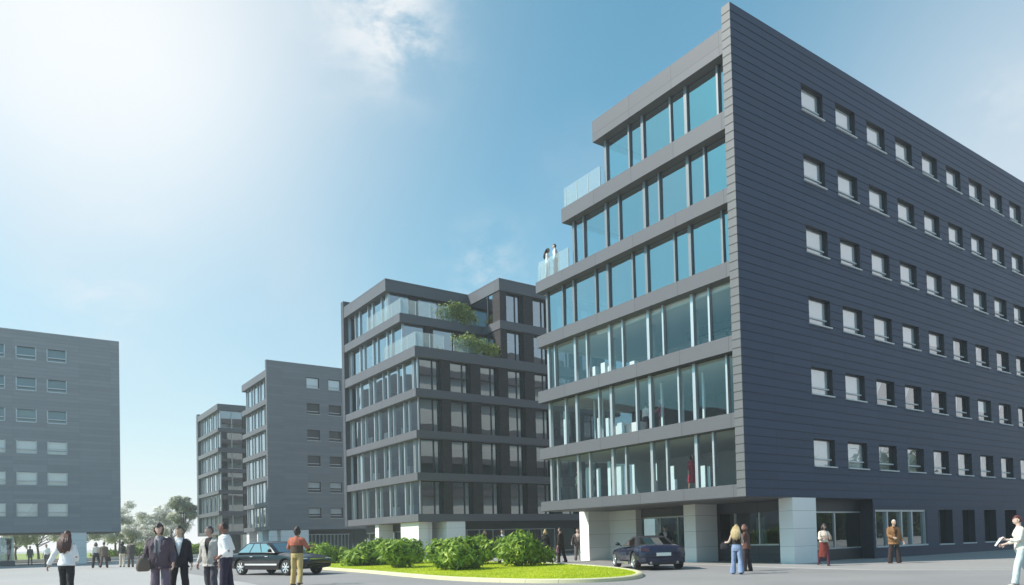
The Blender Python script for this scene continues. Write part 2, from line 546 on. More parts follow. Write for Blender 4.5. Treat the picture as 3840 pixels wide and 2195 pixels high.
pane_rnd = random.Random(2)
def front_glazing(p, X, ya, yb, s, z0, z1, mains, secs, gmat, mmat=None):
    """One storey of glazing on a front that faces -x between ya (by the end wall) and yb: panes and mullions, each its own part."""
    lo, hi = min(ya, yb), max(ya, yb)
    pos = sorted([(y, 1) for y in mains if lo + 0.2 < y < hi - 0.2] + [(y, 0) for y in secs if lo + 0.2 < y < hi - 0.2])
    edges = [lo] + [y for y, _ in pos] + [hi]
    for i in range(len(edges) - 1):
        g = MB()
        a, b = edges[i], edges[i + 1]
        e = [pane_rnd.uniform(-.012, .012) for _ in range(3)]
        g.face([(X + e[0], b, z0), (X + e[1], a, z0), (X + e[1] + e[2], a, z1), (X + e[0] + e[2], b, z1)])
        g.build('glass_panel', gmat, p)
    for y, k in pos + [(hi - 0.05, 1), (lo + 0.03, 0)]:
        g = MB()
        w = 0.075 if k else 0.045
        g.box(X - 0.10, y - w, z0, X + 0.06, y + w, z1)
        g.build('mullion', mmat or M['alu'], p)

A_BANDS = [(2.69, 3.17), (5.37, 5.93), (8.31, 8.92), (11.22, 11.81), (14.10, 14.67), (17.00, 17.70), (19.95, 20.95)]
B_BANDS = [(2.62, 3.12), (5.40, 5.93), (8.27, 8.80), (11.09, 11.65), (13.82, 14.52), (16.72, 17.34), (19.55, 20.44)]
X0 = 23.2
GX = X0 + 0.45

# ------------------------------------------------------------------ ground, road, pavement, lawn
gm, gt, gb = new_mat('plaza_paving')
gb.inputs['Roughness'].default_value = 0.62
tc = gt.nodes.new('ShaderNodeTexCoord')
nA = gt.nodes.new('ShaderNodeTexNoise'); nA.inputs['Scale'].default_value = 0.12; nA.inputs['Detail'].default_value = 8
nB = gt.nodes.new('ShaderNodeTexNoise'); nB.inputs['Scale'].default_value = 14.0; nB.inputs['Detail'].default_value = 6
gt.links.new(tc.outputs['Object'], nA.inputs['Vector']); gt.links.new(tc.outputs['Object'], nB.inputs['Vector'])
rp = gt.nodes.new('ShaderNodeValToRGB')
rp.color_ramp.elements[0].position = 0.3; rp.color_ramp.elements[0].color = (0.37, 0.355, 0.345, 1)
rp.color_ramp.elements[1].position = 0.72; rp.color_ramp.elements[1].color = (0.475, 0.455, 0.445, 1)
v = node_math(gt, 'ADD', node_math(gt, 'MULTIPLY', nA.outputs[0], 0.6), node_math(gt, 'MULTIPLY', nB.outputs[0], 0.4))
gt.links.new(v, rp.inputs[0])
sg = gt.nodes.new('ShaderNodeSeparateXYZ'); gt.links.new(tc.outputs['Object'], sg.inputs[0])
def joint(ax, pitch):
    u = node_math(gt, 'DIVIDE', sg.outputs[ax], pitch)
    return node_math(gt, 'LESS_THAN', node_math(gt, 'FRACT', u), 0.02 / pitch)
jn = node_math(gt, 'MAXIMUM', joint(0, 3.1), joint(1, 3.1))
nC = gt.nodes.new('ShaderNodeTexNoise'); nC.inputs['Scale'].default_value = 0.9; nC.inputs['Detail'].default_value = 4
gt.links.new(tc.outputs['Object'], nC.inputs['Vector'])
st = gt.nodes.new('ShaderNodeMapRange'); st.inputs['From Min'].default_value = 0.60; st.inputs['From Max'].default_value = 0.75
st.inputs['To Max'].default_value = 0.16
gt.links.new(nC.outputs[0], st.inputs['Value'])
dk = gt.nodes.new('ShaderNodeMix'); dk.data_type = 'RGBA'
gt.links.new(node_math(gt, 'MAXIMUM', node_math(gt, 'MULTIPLY', jn, 0.45), st.outputs[0]), dk.inputs[0])
gt.links.new(rp.outputs[0], dk.inputs[6]); dk.inputs[7].default_value = (0.14, 0.135, 0.13, 1)
gt.links.new(dk.outputs[2], gb.inputs['Base Color'])
bp = gt.nodes.new('ShaderNodeBump'); bp.inputs['Strength'].default_value = 0.25; bp.inputs['Distance'].default_value = 0.01
gt.links.new(nB.outputs[0], bp.inputs['Height']); gt.links.new(bp.outputs[0], gb.inputs['Normal'])
M['plaza'] = gm
g = MB()
g.face([(-700, -300, 0), (900, -300, 0), (900, 1500, 0), (-700, 1500, 0)])
tag(g.build('ground', gm), kind='structure')
def asphalt(name, lo, hi):
    m_, t, b = new_mat(name)
    b.inputs['Roughness'].default_value = 0.7
    tc = t.nodes.new('ShaderNodeTexCoord')
    a = t.nodes.new('ShaderNodeTexNoise'); a.inputs['Scale'].default_value = 0.25; a.inputs['Detail'].default_value = 7
    c = t.nodes.new('ShaderNodeTexNoise'); c.inputs['Scale'].default_value = 40; c.inputs['Detail'].default_value = 3
    t.links.new(tc.outputs['Object'], a.inputs['Vector']); t.links.new(tc.outputs['Object'], c.inputs['Vector'])
    r = t.nodes.new('ShaderNodeValToRGB')
    r.color_ramp.elements[0].position = 0.32; r.color_ramp.elements[0].color = lo + (1,)
    r.color_ramp.elements[1].position = 0.68; r.color_ramp.elements[1].color = hi + (1,)
    c.inputs['Detail'].default_value = 6
    v = node_math(t, 'ADD', node_math(t, 'MULTIPLY', a.outputs[0], 0.65), node_math(t, 'MULTIPLY', c.outputs[0], 0.35))
    t.links.new(v, r.inputs[0]); t.links.new(r.outputs[0], b.inputs['Base Color'])
    bp = t.nodes.new('ShaderNodeBump'); bp.inputs['Strength'].default_value = 0.3; bp.inputs['Distance'].default_value = 0.008
    t.links.new(c.outputs[0], bp.inputs['Height']); t.links.new(bp.outputs[0], b.inputs['Normal'])
    return m_
M['road'] = asphalt('road_asphalt', (0.235, 0.222, 0.220), (0.31, 0.295, 0.292))
def smooth_poly(pts, n=6):                            # closed Catmull-Rom through the points
    out = []
    L = len(pts)
    for i in range(L):
        p0, p1, p2, p3 = (Vector(pts[(i + k) % L]).to_3d() for k in (-1, 0, 1, 2))
        for j in range(n):
            t = j / n
            q = 0.5 * ((2 * p1) + (p2 - p0) * t + (2 * p0 - 5 * p1 + 4 * p2 - p3) * t * t + (3 * p1 - p0 - 3 * p2 + p3) * t ** 3)
            out.append((q.x, q.y))
    return out
road = smooth_poly([(8.2, 47), (7.6, 38), (7.2, 28), (6.8, 19), (7.5, 10), (8, -2), (10, -14), (28, -12), (27.0, 2), (24.7, 9.1), (23.15, 12.6), (23.2, 15.5), (23.75, 18.8), (24.4, 21.7), (25.2, 30), (25.0, 42), (24.0, 52), (18, 58), (11, 55)], 5)
r = MB(); r.face([(x, y, 0.004) for x, y in road])
tag(r.build('road', M['road']), kind='structure')
pave = [(23.35, 13.0), (23.4, 15.5), (23.95, 18.8), (24.55, 21.7), (25.3, 30), (25.2, 40), (60, 40), (60, -8), (27.4, -8), (27.1, 2), (24.9, 9.1)]
M['pavement'] = panel_mat('pavement_slab', (0.335, 0.32, 0.31), 50.0, 1.2, 0.1, -20, 0, rough=0.65, line=0.012, lined=0.75, var=0.06)
r = MB(); r.prism(pave[::-1] if False else pave[::-1], 0.0, 0.014)
pv = r.build('pavement', M['pavement'], fix=True)
tag(pv, kind='structure')

# ------------------------------------------------------------------ near building (glazed front, dark clad end wall)
def near_building():
    loc = (X0, 17.66, 0)
    p = thing('office_building', 'tall dark office block at the right, nearest, its end wall full of small windows', 'building', loc)
    YW, YS = 17.66, 18.05
    XE = 52.0
    cl, ed = clad_mats(27.72 - X0)
    cols = [27.72 + 2.535 * k for k in range(10)]
    tops = [20.12, 17.13, 14.11, 11.11, 8.16, 5.15]
    holes = [(x, t - 1.14, x + 1.55, t) for t in tops for x in cols]
    shop = (32.27, 0.56, 36.85, 2.20)
    slots = [(38.1, 0.52, 39.55, 2.21), (40.56, 0.52, 42.0, 2.21), (43.08, 0.52, 44.53, 2.21), (45.64, 0.52, 47.15, 2.21), (48.2, 0.52, 49.7, 2.21)]
    recess = (X0, 0.0, 32.1, 2.68)
    mb = MB()
    z0 = 2.68 - 8 * PITCH + 0.0005
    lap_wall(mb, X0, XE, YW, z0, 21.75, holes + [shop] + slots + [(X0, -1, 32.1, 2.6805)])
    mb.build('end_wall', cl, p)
    mb = MB()
    lap_edge(mb, X0, YW, YS, 2.68, 21.75)
    mb.face([(X0, YS, 2.69), (X0, YS, 21.75), (X0 + 1.5, YS, 21.75), (X0 + 1.5, YS, 2.69)])
    mb.face([(X0 - .004, YW - .004, 21.752), (XE, YW - .004, 21.752), (XE, YS, 21.752), (X0 - .004, YS, 21.752)])
    mb.face([(X0 - .004, YW, 2.678), (X0 - .004, YS, 2.678), (32.1, YS, 2.678), (32.1, YW, 2.678)])
    mb.build('wall_edge', ed, p)
    rnd = random.Random(4)
    for r_, t in enumerate(tops):
        for c_, x in enumerate(cols):
            if r_ < 2: bl = 'full'
            elif r_ == 2: bl = 'full' if c_ < 7 else 'half'
            elif r_ == 3: bl = 'full' if c_ < 4 else rnd.choice(['swag', 'half', 'slit', None])
            elif r_ == 4: bl = 'full' if c_ < 2 else rnd.choice(['swag', 'swag', 'half', 'slit'])
            else: bl = 'full' if c_ < 2 else rnd.choice(['swag', 'slit', 'swag', None])
            punched_window(p, x, t - 1.14, x + 1.55, t, YW, bl)
    # ground floor windows
    w = MB()
    x0, a, x1, b = shop
    for q in ((x0, a, x0 + .09, b), (x1 - .09, a, x1, b), (x0 + .09, b - .09, x1 - .09, b), (33.3, a, 33.4, b - .09), (34.55, a, 34.67, b - .09), (35.5, a, 35.62, b - .09)):
        w.box(q[0], YW + .02, q[1], q[2], YW + .16, q[3])
    sh = w.build('shop_window', M['alu'], p)
    w = MB(); w.box(x0 - .03, YW - .06, a - .07, x1 + .03, YW + .16, a - .001); w.build('sill', M['sill'], sh)
    w = MB(); w.face([(x0, YW + .12, a), (x1, YW + .12, a), (x1, YW + .12, b), (x0, YW + .12, b)]); w.build('pane', M['glass_low'], sh)
    for (x0, a, x1, b) in slots:
        f = MB(); D = .36; yo = YW - .012
        f.face([(x0, yo, a), (x0, yo, b), (x0, YW + D, b), (x0, YW + D, a)])
        f.face([(x1, yo, a), (x1, YW + D, a), (x1, YW + D, b), (x1, yo, b)])
        f.face([(x0, yo, b), (x1, yo, b), (x1, YW + D, b), (x0, YW + D, b)])
        f.box(x0 + .62, YW + D - .1, a, x0 + .70, YW + D - .02, b)
        k = f.build('slot_window', M['alu_dark'], p)
        f = MB(); f.box(x0 - .02, YW - .06, a - .06, x1 + .04, YW + D, a - .001); f.build('sill', M['sill'], k)
        f = MB(); f.face([(x0, YW + D - .04, a), (x1, YW + D - .04, a), (x1, YW + D - .04, b), (x0, YW + D - .04, b)]); f.build('pane', M['glass_low'], k)
    # floor plates with their fascias
    ends = [30.42, 30.42, 30.42, 30.42, 30.40, 28.14, 25.68]
    for i, (zb, zt) in enumerate(A_BANDS):
        f = MB(); f.box(X0, YS + .002, zb, XE, ends[i], zt)
        f.build('roof' if i == 6 else 'floor_band', M['fascia'], p)
        if 0 < i:
            f = MB()
            f.face([(GX + .08, YS + .01, zb - .006), (GX + .08, ends[i - 1] if i < 5 else ends[i] - .5, zb - .006), (29.5, ends[i - 1] if i < 5 else ends[i] - .5, zb - .006), (29.5, YS + .01, zb - .006)])
            f.build('ceiling', M['ceiling'] if i < 5 else M['inner'], p)
        f = MB()
        if i < 6:
            ge = ends[i + 1] - 0.42 if i >= 4 else 30.0
            f.face([(GX + .05, YS + .01, zt + .006), (29.5, YS + .01, zt + .006), (29.5, ge, zt + .006), (GX + .05, ge, zt + .006)])
            f.build('office_floor', M['carpet'], p)
    mains = [20.3, 22.8, 25.3, 27.8]
    for i in range(6):
        z0, z1 = A_BANDS[i][1], A_BANDS[i + 1][0]
        ge = ends[i + 1] - 0.42 if i >= 4 else 30.0
        secs = [y + (0.85 if i % 2 else -0.88) for y in [17.8] + mains + [30.3]]
        front_glazing(p, GX, YS + .01, ge, 1, z0, z1, mains, secs, M['glass_clear'] if i < 3 else M['glass'], M['mullion'] if i > 2 else None)
        g = MB(); g.face([(GX, ge, z0), (29.5, ge, z0), (29.5, ge, z1), (GX, ge, z1)]); g.build('end_glazing', M['glass'], p)
        c = MB(); c.box(29.5, YS + .004, z0 + .002, XE - .1, ge, z1 - .002)
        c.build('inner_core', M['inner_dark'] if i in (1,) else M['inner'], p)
        c = MB(); c.box(X0 + .15, YS + .006, z0 + .002, GX + .3, YS + .03, z1 - .002); c.build('wall_lining', M['inner_dark'], p)
    # interior fittings seen through the lower storeys
    def panel(x, y0, z0, y1, z1, m_='curtain', nm='curtain', t=.05):
        c = MB(); c.box(x, y0, z0, x + t, y1, z1); c.build(nm, M[m_], p)
    z = 3.18
    for y0, y1, h in ((27.35, 27.75, 1.55), (26.7, 26.95, 1.45), (25.95, 26.15, 1.7), (25.1, 25.55, 1.5), (24.7, 24.95, 1.35), (24.35, 24.5, 1.4), (22.95, 23.25, 1.3), (21.95, 22.25, 1.1), (20.25, 20.6, 0.95), (20.0, 20.12, 0.9)):
        panel(GX + .35, y0, z, y1, z + h)
    for y0, y1, h in ((22.95, 23.25, .55), (21.75, 21.9, .5)):
        panel(GX + .28, y0, z, y1, z + h, 'desk', 'cabinet')
    z = 5.94
    for y0, y1, h in ((29.2, 29.5, 1.9), (28.3, 28.42, 1.9), (26.6, 26.9, 1.15), (26.1, 26.3, 1.05), (25.05, 25.5, .7)):
        panel(GX + .45, y0, z, y1, z + h)
    for y0, y1 in ((24.9, 25.4), (25.6, 26.1), (24.2, 24.7)):
        panel(GX + .6, y0, z, y1, z + .62, 'desk', 'cabinet', .4)
    for k in range(9):
        panel(28.6, 19.0 + .62 * k, z + .3, 19.04 + .62 * k, z + 2.1, 'inner_dark', 'partition')
    for y in (19.2, 20.9, 22.1, 23.3, 27.3, 27.9):
        panel(GX + 1.2, y, z, y + .10, z + 2.3, 'curtain', 'inner_column', .1)
    z = 8.93
    for y in (26.9, 24.2, 21.6):
        panel(GX + 1.6, y, z, y + .22, z + 2.26, 'inner', 'inner_column', .22)
    for k in range(7):
        panel(27.4, 18.6 + .75 * k, z + .1, 18.66 + .75 * k, z + 1.6, 'alu_dark', 'partition')
    for y0, y1, h in ((27.0, 27.2, .75), (26.3, 26.6, .8), (25.9, 26.1, .55), (24.3, 24.6, .45)):
        panel(GX + .5, y0, z, y1, z + h, 'desk', 'cabinet', .3)
    c = MB(); c.box(GX + .14, YS + .1, 11.22 - .16, GX + .30, 26.4, 11.22 - .03); c.build('blind_box', M['blind'], p)
    c = MB(); c.box(26.5, YS + .1, 10.4, 26.7, 23.2, 10.75); c.build('ceiling_beam', M['inner_dark'], p)
    # glass balustrades on the two terraces
    for y0, y1, zt in ((25.36, 28.02, 17.70), (27.82, 30.30, 14.67)):
        k = MB(); k.box(X0 + .10, y0, zt + .05, X0 + .13, y1, zt + 1.02)
        k.box(X0 + .10, y1 - .03, zt + .05, 29, y1, zt + 1.02)
        b = k.build('balustrade', M['rail_glass'], p)
        n = 3
        for q in range(n + 1):
            k = MB()
            y = y0 + .04 + (y1 - y0 - .12) * q / n
            k.box(X0 + .14, y - .02, zt + .001, X0 + .18, y + .02, zt + 1.0)
            k.build('post', M['alu'], b)
    # ground storey: piers, shopfront, entrance
    for (x0, y0, x1, y1) in ((26.1, 17.64, 27.7, 18.28), (26.1, 22.66, 27.6, 23.36), (26.1, 30.05, 27.6, 30.8)):
        k = MB(); k.box(x0, y0, 0.01, x1, y1, 2.676); k.build('pier', M['white_pier'], p)
    k = MB()                                            # ground storey shell
    SX, SY = 28.0, 18.3
    k.box(SX + .1, SY + .1, 0.0, XE - .2, 30.6, 0.02)                       # slab
    k.box(SX, 18.3, 0.02, SX + .12, 19.63, 2.676); k.box(SX, 19.63, 0.02, SX + .12, 22.85, 0.78); k.box(SX, 19.63, 2.2, SX + .12, 22.85, 2.676)
    k.box(SX, 22.85, 0.02, SX + .12, 24.3, 2.676); k.box(SX, 24.3, 2.22, SX + .12, 28.0, 2.676)
    k.build('shopfront_wall', M['fascia'], p)
    k = MB(); k.box(SX - .4, 28.0, 0.012, SX + .2, 30.3, 2.674); k.build('pier', M['white_pier'], p)
    def glz(pts, mull, nm='shopfront'):
        f = MB()
        for q in mull: f.box(*q)
        o = f.build(nm, M['alu'], p)
        f = MB(); f.face(pts); f.build('pane', M['glass_low'], o)
    glz([(SX + .06, 22.85, .78), (SX + .06, 19.63, .78), (SX + .06, 19.63, 2.2), (SX + .06, 22.85, 2.2)],
        [(SX - .02, 21.9, .78, SX + .1, 22.0, 2.2), (SX - .02, 20.6, .78, SX + .1, 20.66, 2.2), (SX - .04, 19.63, .72, SX + .1, 22.85, .79)])
    glz([(SX + .06, 28.0, .02), (SX + .06, 24.3, .02), (SX + .06, 24.3, 2.22), (SX + .06, 28.0, 2.22)],
        [(SX - .02, 24.3, 2.16, SX + .1, 28.0, 2.24), (SX - .02, 25.4, .02, SX + .1, 25.46, 2.2), (SX - .02, 26.6, .02, SX + .1, 26.66, 2.2), (SX - .02, 24.5, .02, SX + .1, 24.56, 2.2)], 'entrance')
    glz([(SX + .12, SY, .55), (32.1, SY, .55), (32.1, SY, 2.1), (SX + .12, SY, 2.1)],
        [(SX + .1, SY - .04, .5, 32.1, SY + .05, .56), (30.0, SY - .04, .56, 30.1, SY + .05, 2.1), (SX + .1, SY - .04, 2.08, 32.1, SY + .05, 2.14)])
    k = MB(); k.box(SX + .13, SY - .02, .015, 32.1, SY + .06, .5); k.box(SX + .13, SY - .02, 2.14, 32.1, SY + .06, 2.676)
    k.box(32.1, YW + .02, .015, 32.2, SY + .06, 2.676); k.build('shopfront_panel', M['alu_dark'], p)
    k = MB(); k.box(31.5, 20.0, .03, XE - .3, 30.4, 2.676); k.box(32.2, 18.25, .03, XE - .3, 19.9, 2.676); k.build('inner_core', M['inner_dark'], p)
    k = MB()
    for y in (20.0, 21.2, 25.0, 26.2): k.box(29.2, y, .03, 29.3, y + .5, 2.0)
    k.build('display_board', M['curtain'], p)
    k = MB(); k.box(X0 + .02, 18.06, 2.664, 32, 30.4, 2.676); k.build('soffit', M['soffit'], p)
    return p
near_building()
# ------------------------------------------------------------------ second building (stepped, brown brick piers)
def rail(p, path, zt, h=1.0):
    k = MB(); posts = []
    for (xa, ya, xb, yb) in path:
        if abs(xb - xa) < .01: k.box(xa, min(ya, yb), zt + .05, xa + .03, max(ya, yb), zt + h)
        else: k.box(min(xa, xb), ya, zt + .05, max(xa, xb), ya + .03, zt + h)
        L = math.hypot(xb - xa, yb - ya); n = max(1, round(L / 1.3))
        for i in range(n + 1):
            x, y = xa + (xb - xa) * i / n, ya + (yb - ya) * i / n
            posts.append((x + .04, y + .04, zt + .001, x + .08, y + .08, zt + h - .02))
    b = k.build('balustrade', M['rail_glass'], p)
    for c in posts:
        q = MB(); q.box(*c); q.build('post', M['alu'], b)
def second_building():
    YN, YF, XE = 44.04, 56.2, 42.0
    p = thing('office_building', 'middle office block with stepped planted terraces and brown brick piers between its windows', 'building', (X0, YN, 0))
    WX = 30.24
    rb = random.Random(8)
    st = [YN] * 5 + [46.2, 48.38]
    for i, (zb, zt) in enumerate(B_BANDS):
        f = MB()
        if i < 5: poly = [(X0, YN), (XE, YN), (XE, YF), (X0, YF)]
        else: poly = [(X0, st[i]), (WX, st[i]), (WX, YN), (XE, YN), (XE, YF), (X0, YF)]
        f.prism(poly, zb, zt)
        f.build('roof' if i == 6 else 'floor_band', M['fascia'], p)
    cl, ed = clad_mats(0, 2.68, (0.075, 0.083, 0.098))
    f = MB(); f.box(X0 - .03, YF + .002, 2.6, XE, YF + .5, 20.95); f.build('end_wall', cl, p)
    mains = [56.2 - 2.27 - 2.45 * k for k in range(5)]
    xs = [(25.25, 25.97), (27.66, 28.47), (30.08, 30.88), (32.42, 33.33), (34.9, 35.7), (37.3, 38.1), (39.7, 40.5)]
    for i in range(6):
        z0, z1 = B_BANDS[i][1], B_BANDS[i + 1][0]
        yn = st[i + 1] + .38
        secs = [y + (0.85 if i % 2 else -0.8) for y in mains + [56.5, 44.3]]
        front_glazing(p, GX, YF - .02, yn, -1, z0, z1, mains, secs, M['glass'])
        # near side: brick piers with windows between them
        edge = GX
        if i < 4:
            bays = xs
        else:
            bays = [b for b in xs if b[0] > 30]
            # front block behind the terrace
            fb = [(25.3, 26.0), (27.7, 28.4)]
            e = GX
            for a, b in fb + [(WX + .1, WX + .2)]:
                w = MB(); w.face([(e, yn, z0), (a, yn, z0), (a, yn, z1), (e, yn, z1)]); w.build('window', M['glass'], p)
                if a < 30:
                    w = MB(); w.box(a, yn - .12, z0 + .001, b, yn + .3, z1 - .001); w.build('brick_pier', M['brick'], p)
                e = b
            # wing return facing the terrace
            w = MB(); w.face([(WX + .1, yn, z0), (WX + .1, YN + .9, z0), (WX + .1, YN + .9, z1), (WX + .1, yn, z1)]); w.build('window', M['glass'], p)
            w = MB(); w.box(WX + .04, YN + 1.6, z0 + .001, WX + .2, YN + 1.72, z1 - .001); w.build('mullion', M['alu_dark'], p)
            edge = WX + .1
        for a, b in bays:
            dep = .45
            if i >= 4 and abs(a - 30.08) < .01: a, dep = 30.3, .95
            if edge < a - .05:
                x_m = a - .55
                w = MB()
                w.box(edge, YN + .36, z0 + .001, edge + .06, YN + .48, z1 - .001); w.box(a - .06, YN + .36, z0 + .001, a, YN + .48, z1 - .001)
                w.box(x_m - .035, YN + .36, z0 + .001, x_m + .035, YN + .48, z1 - .001); w.box(edge + .06, YN + .36, z1 - .07, a - .06, YN + .48, z1 - .001)
                k = w.build('window', M['alu_dark'], p)
                w = MB(); w.face([(edge, YN + .42, z0), (a, YN + .42, z0), (a, YN + .42, z1), (edge, YN + .42, z1)]); w.build('pane', M['glass'], k)
                w = MB(); cw = a - .08 - (a - .12 - x_m) * rb.choice((.0, .25, .45, .6)); w.face([(cw - .12, YN + .6, z0), (a - .08, YN + .6, z0), (a - .08, YN + .6, z1), (cw - .12, YN + .6, z1)]); w.build('curtain', M['curtain'], k)
            w = MB(); w.box(a, YN + .06, z0 + .001, b, YN + .06 + dep, z1 - .001); w.build('brick_pier', M['brick'], p)
            edge = b
        c = MB(); c.box(28.6 if i < 4 else 28.6, max(yn + 3.5, YN + 4.5), z0 + .002, XE - .1, YF - .01, z1 - .002); c.build('inner_core', M['inner_blue'], p)
        c = MB(); c.box(31.2, YN + 3.0, z0 + .002, XE - .1, YN + 3.2, z1 - .002); c.build('partition', M['inner_blue'], p)
        c = MB(); c.face([(GX + .1, yn + .1, z1 - .008), (GX + .1, YF - .05, z1 - .008), (XE - .2, YF - .05, z1 - .008), (XE - .2, yn + .1, z1 - .008)]); c.build('ceiling', M['ceiling'], p)
        for k_ in range(3 if i in (0, 1, 2) else 0):
            y = 46.5 + 2.9 * k_ + .5 * i
            c = MB(); c.box(GX + .5, y, z0 + .003, GX + .9, y + .7, z0 + .75); c.build('cabinet', M['desk'], p)
    rail(p, [(X0 + .10, 46.3, X0 + .10, 52.0), (X0 + .10, 46.28, 29.2, 46.28)], B_BANDS[5][1], 1.05)
    rail(p, [(X0 + .10, 44.15, X0 + .10, 49.0), (X0 + .10, 44.13, 25.5, 44.13), (26.3, 44.13, 28.6, 44.13)], B_BANDS[4][1], 1.0)
    # ground storey
    for (x0, y0, x1, y1) in ((25.42, 44.10, 26.91, 46.4), (X0 + .25, 50.85, X0 + 1.4, 51.5), (X0 + .3, 44.6, X0 + 1.0, 47.3), (24.3, 44.9, 24.7, 45.3)):
        k = MB(); k.box(x0, y0, .01, x1, y1, 2.61); k.build('pier', M['white_pier'], p)
    k = MB(); k.box(X0 + 1.6, 47.2, .01, XE, YF, .05)
    k.box(X0 + 1.6, 47.4, 2.05, X0 + 1.7, YF, 2.61); k.box(X0 + 1.6, 50.0, .05, X0 + 1.7, 50.5, 2.05); k.box(26.95, 46.2, 2.05, XE, 46.3, 2.61)
    k.build('shopfront_wall', M['inner_dark'], p)
    f = MB()
    for y in (47.4, 48.6, 49.8, 51.6, 53.0, 54.4, 55.6): f.box(X0 + 1.58, y, .05, X0 + 1.7, y + .06, 2.05)
    f.box(X0 + 1.59, 47.4, 2.0, X0 + 1.69, YF - .1, 2.06)
    o = f.build('shopfront', M['alu'], p)
    f = MB(); f.face([(X0 + 1.65, YF, .05), (X0 + 1.65, 47.4, .05), (X0 + 1.65, 47.4, 2.05), (X0 + 1.65, YF, 2.05)]); f.build('pane', M['glass_low'], o)
    f = MB()
    for x in (27.2, 28.3, 29.4, 30.6, 31.6, 32.8, 34.0, 35.2, 36.5): f.box(x, 46.2, .05, x + .06, 46.32, 2.05)
    f.box(27.0, 46.21, 2.0, 36.6, 46.31, 2.06)
    o = f.build('shopfront', M['alu'], p)
    f = MB(); f.face([(26.95, 46.26, .05), (XE, 46.26, .05), (XE, 46.26, 2.05), (26.95, 46.26, 2.05)]); f.build('pane', M['glass_low'], o)
    k = MB(); k.box(29.0, 49.0, .05, XE - .2, YF - .1, 2.6); k.build('inner_core', M['inner_dark'], p)
    k = MB(); k.box(X0 + .02, YN + .02, 2.60, XE, YF, 2.614); k.build('soffit', M['soffit'], p)
second_building()

# ------------------------------------------------------------------ third building: plain clad end wall, narrow glazed front
C_BANDS = [(2.80, 3.25), (5.35, 5.80), (8.05, 8.55), (10.75, 11.25), (13.45, 13.95), (16.10, 16.66), (18.94, 19.70)]
def third_building():
    YW, YS, XE, YE = 77.2, 77.6, 44.0, 86.7
    p = thing('office_building', 'plain grey clad block behind the stepped building, with a narrow glazed front at its left', 'building', (X0, YW, 0))
    cl, ed = clad_mats(27.45 - X0, 2.84, (0.19, 0.197, 0.212), 0.85)  # wall colour paled to stand in for distance haze
    holes = [(x, t - 1.15, x + 1.4, t) for t in (19.3, 16.48, 13.62, 10.80, 7.98, 5.16) for x in (27.47, 29.93, 32.4)]
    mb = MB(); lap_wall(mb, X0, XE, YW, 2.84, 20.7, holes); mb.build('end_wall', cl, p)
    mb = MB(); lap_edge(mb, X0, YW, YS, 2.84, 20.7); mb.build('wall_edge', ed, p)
    mb = MB(); mb.box(X0 + .02, YW + .36, 2.84, XE, YS, 20.69); mb.build('inner_core', M['inner_dark'], p)
    for n_, (x, a, x1, b) in enumerate(holes):
        punched_window(p, x, a, x1, b, YW, 'full' if n_ < 3 else ('half' if n_ > 11 else None))
    for i, (zb, zt) in enumerate(C_BANDS):
        f = MB(); f.box(X0, YS + .002, zb, XE, YE, zt); f.build('roof' if i == 6 else 'floor_band', M['fascia'], p)
    for i in range(6):
        z0, z1 = C_BANDS[i][1], C_BANDS[i + 1][0]
        mains = [79.4 + 2.4 * k for k in range(4)]
        front_glazing(p, GX, YS + .01, YE - .4, 1, z0, z1, mains, [y - 1.0 for y in mains], M['glass'])
        c = MB(); c.box(27.5, YS + .004, z0 + .002, XE - .1, YE - .4, z1 - .002); c.build('inner_core', M['inner'], p)
        c = MB(); c.face([(GX, YE - .4, z0), (27.5, YE - .4, z0), (27.5, YE - .4, z1), (GX, YE - .4, z1)]); c.build('end_glazing', M['glass'], p)
    for (x0, y0, x1, y1) in ((23.4, 77.3, 24.1, 77.9), (24.5, 77.25, 27.45, 79.0), (23.5, 85.6, 24.4, 86.6), (23.5, 80.5, 24.2, 82.5)):
        k = MB(); k.box(x0, y0, .01, x1, y1, 2.795); k.build('pier', M['white_pier'], p)
    f = MB()
    for q in range(12): f.box(27.6 + .42 * q, 77.9, .4, 27.64 + .42 * q, 78.0, 2.3)
    f.box(27.5, 77.91, 2.25, 32.4, 77.99, 2.32)
    o = f.build('shopfront', M['alu'], p)
    f = MB(); f.face([(27.5, 77.98, .3), (33, 77.98, .3), (33, 77.98, 2.4), (27.5, 77.98, 2.4)]); f.build('pane', M['glass_low'], o)
    f = MB()
    for q in range(10): f.box(27.7 + .42 * q, 78.3, .4, 27.95 + .42 * q, 78.34, 2.3)
    f.build('curtain', M['curtain'], o)
    k = MB(); k.box(25.2, 79.1, .02, XE, YE, 2.795); k.build('ground_storey', M['inner_dark'], p)
    return p
third_building()

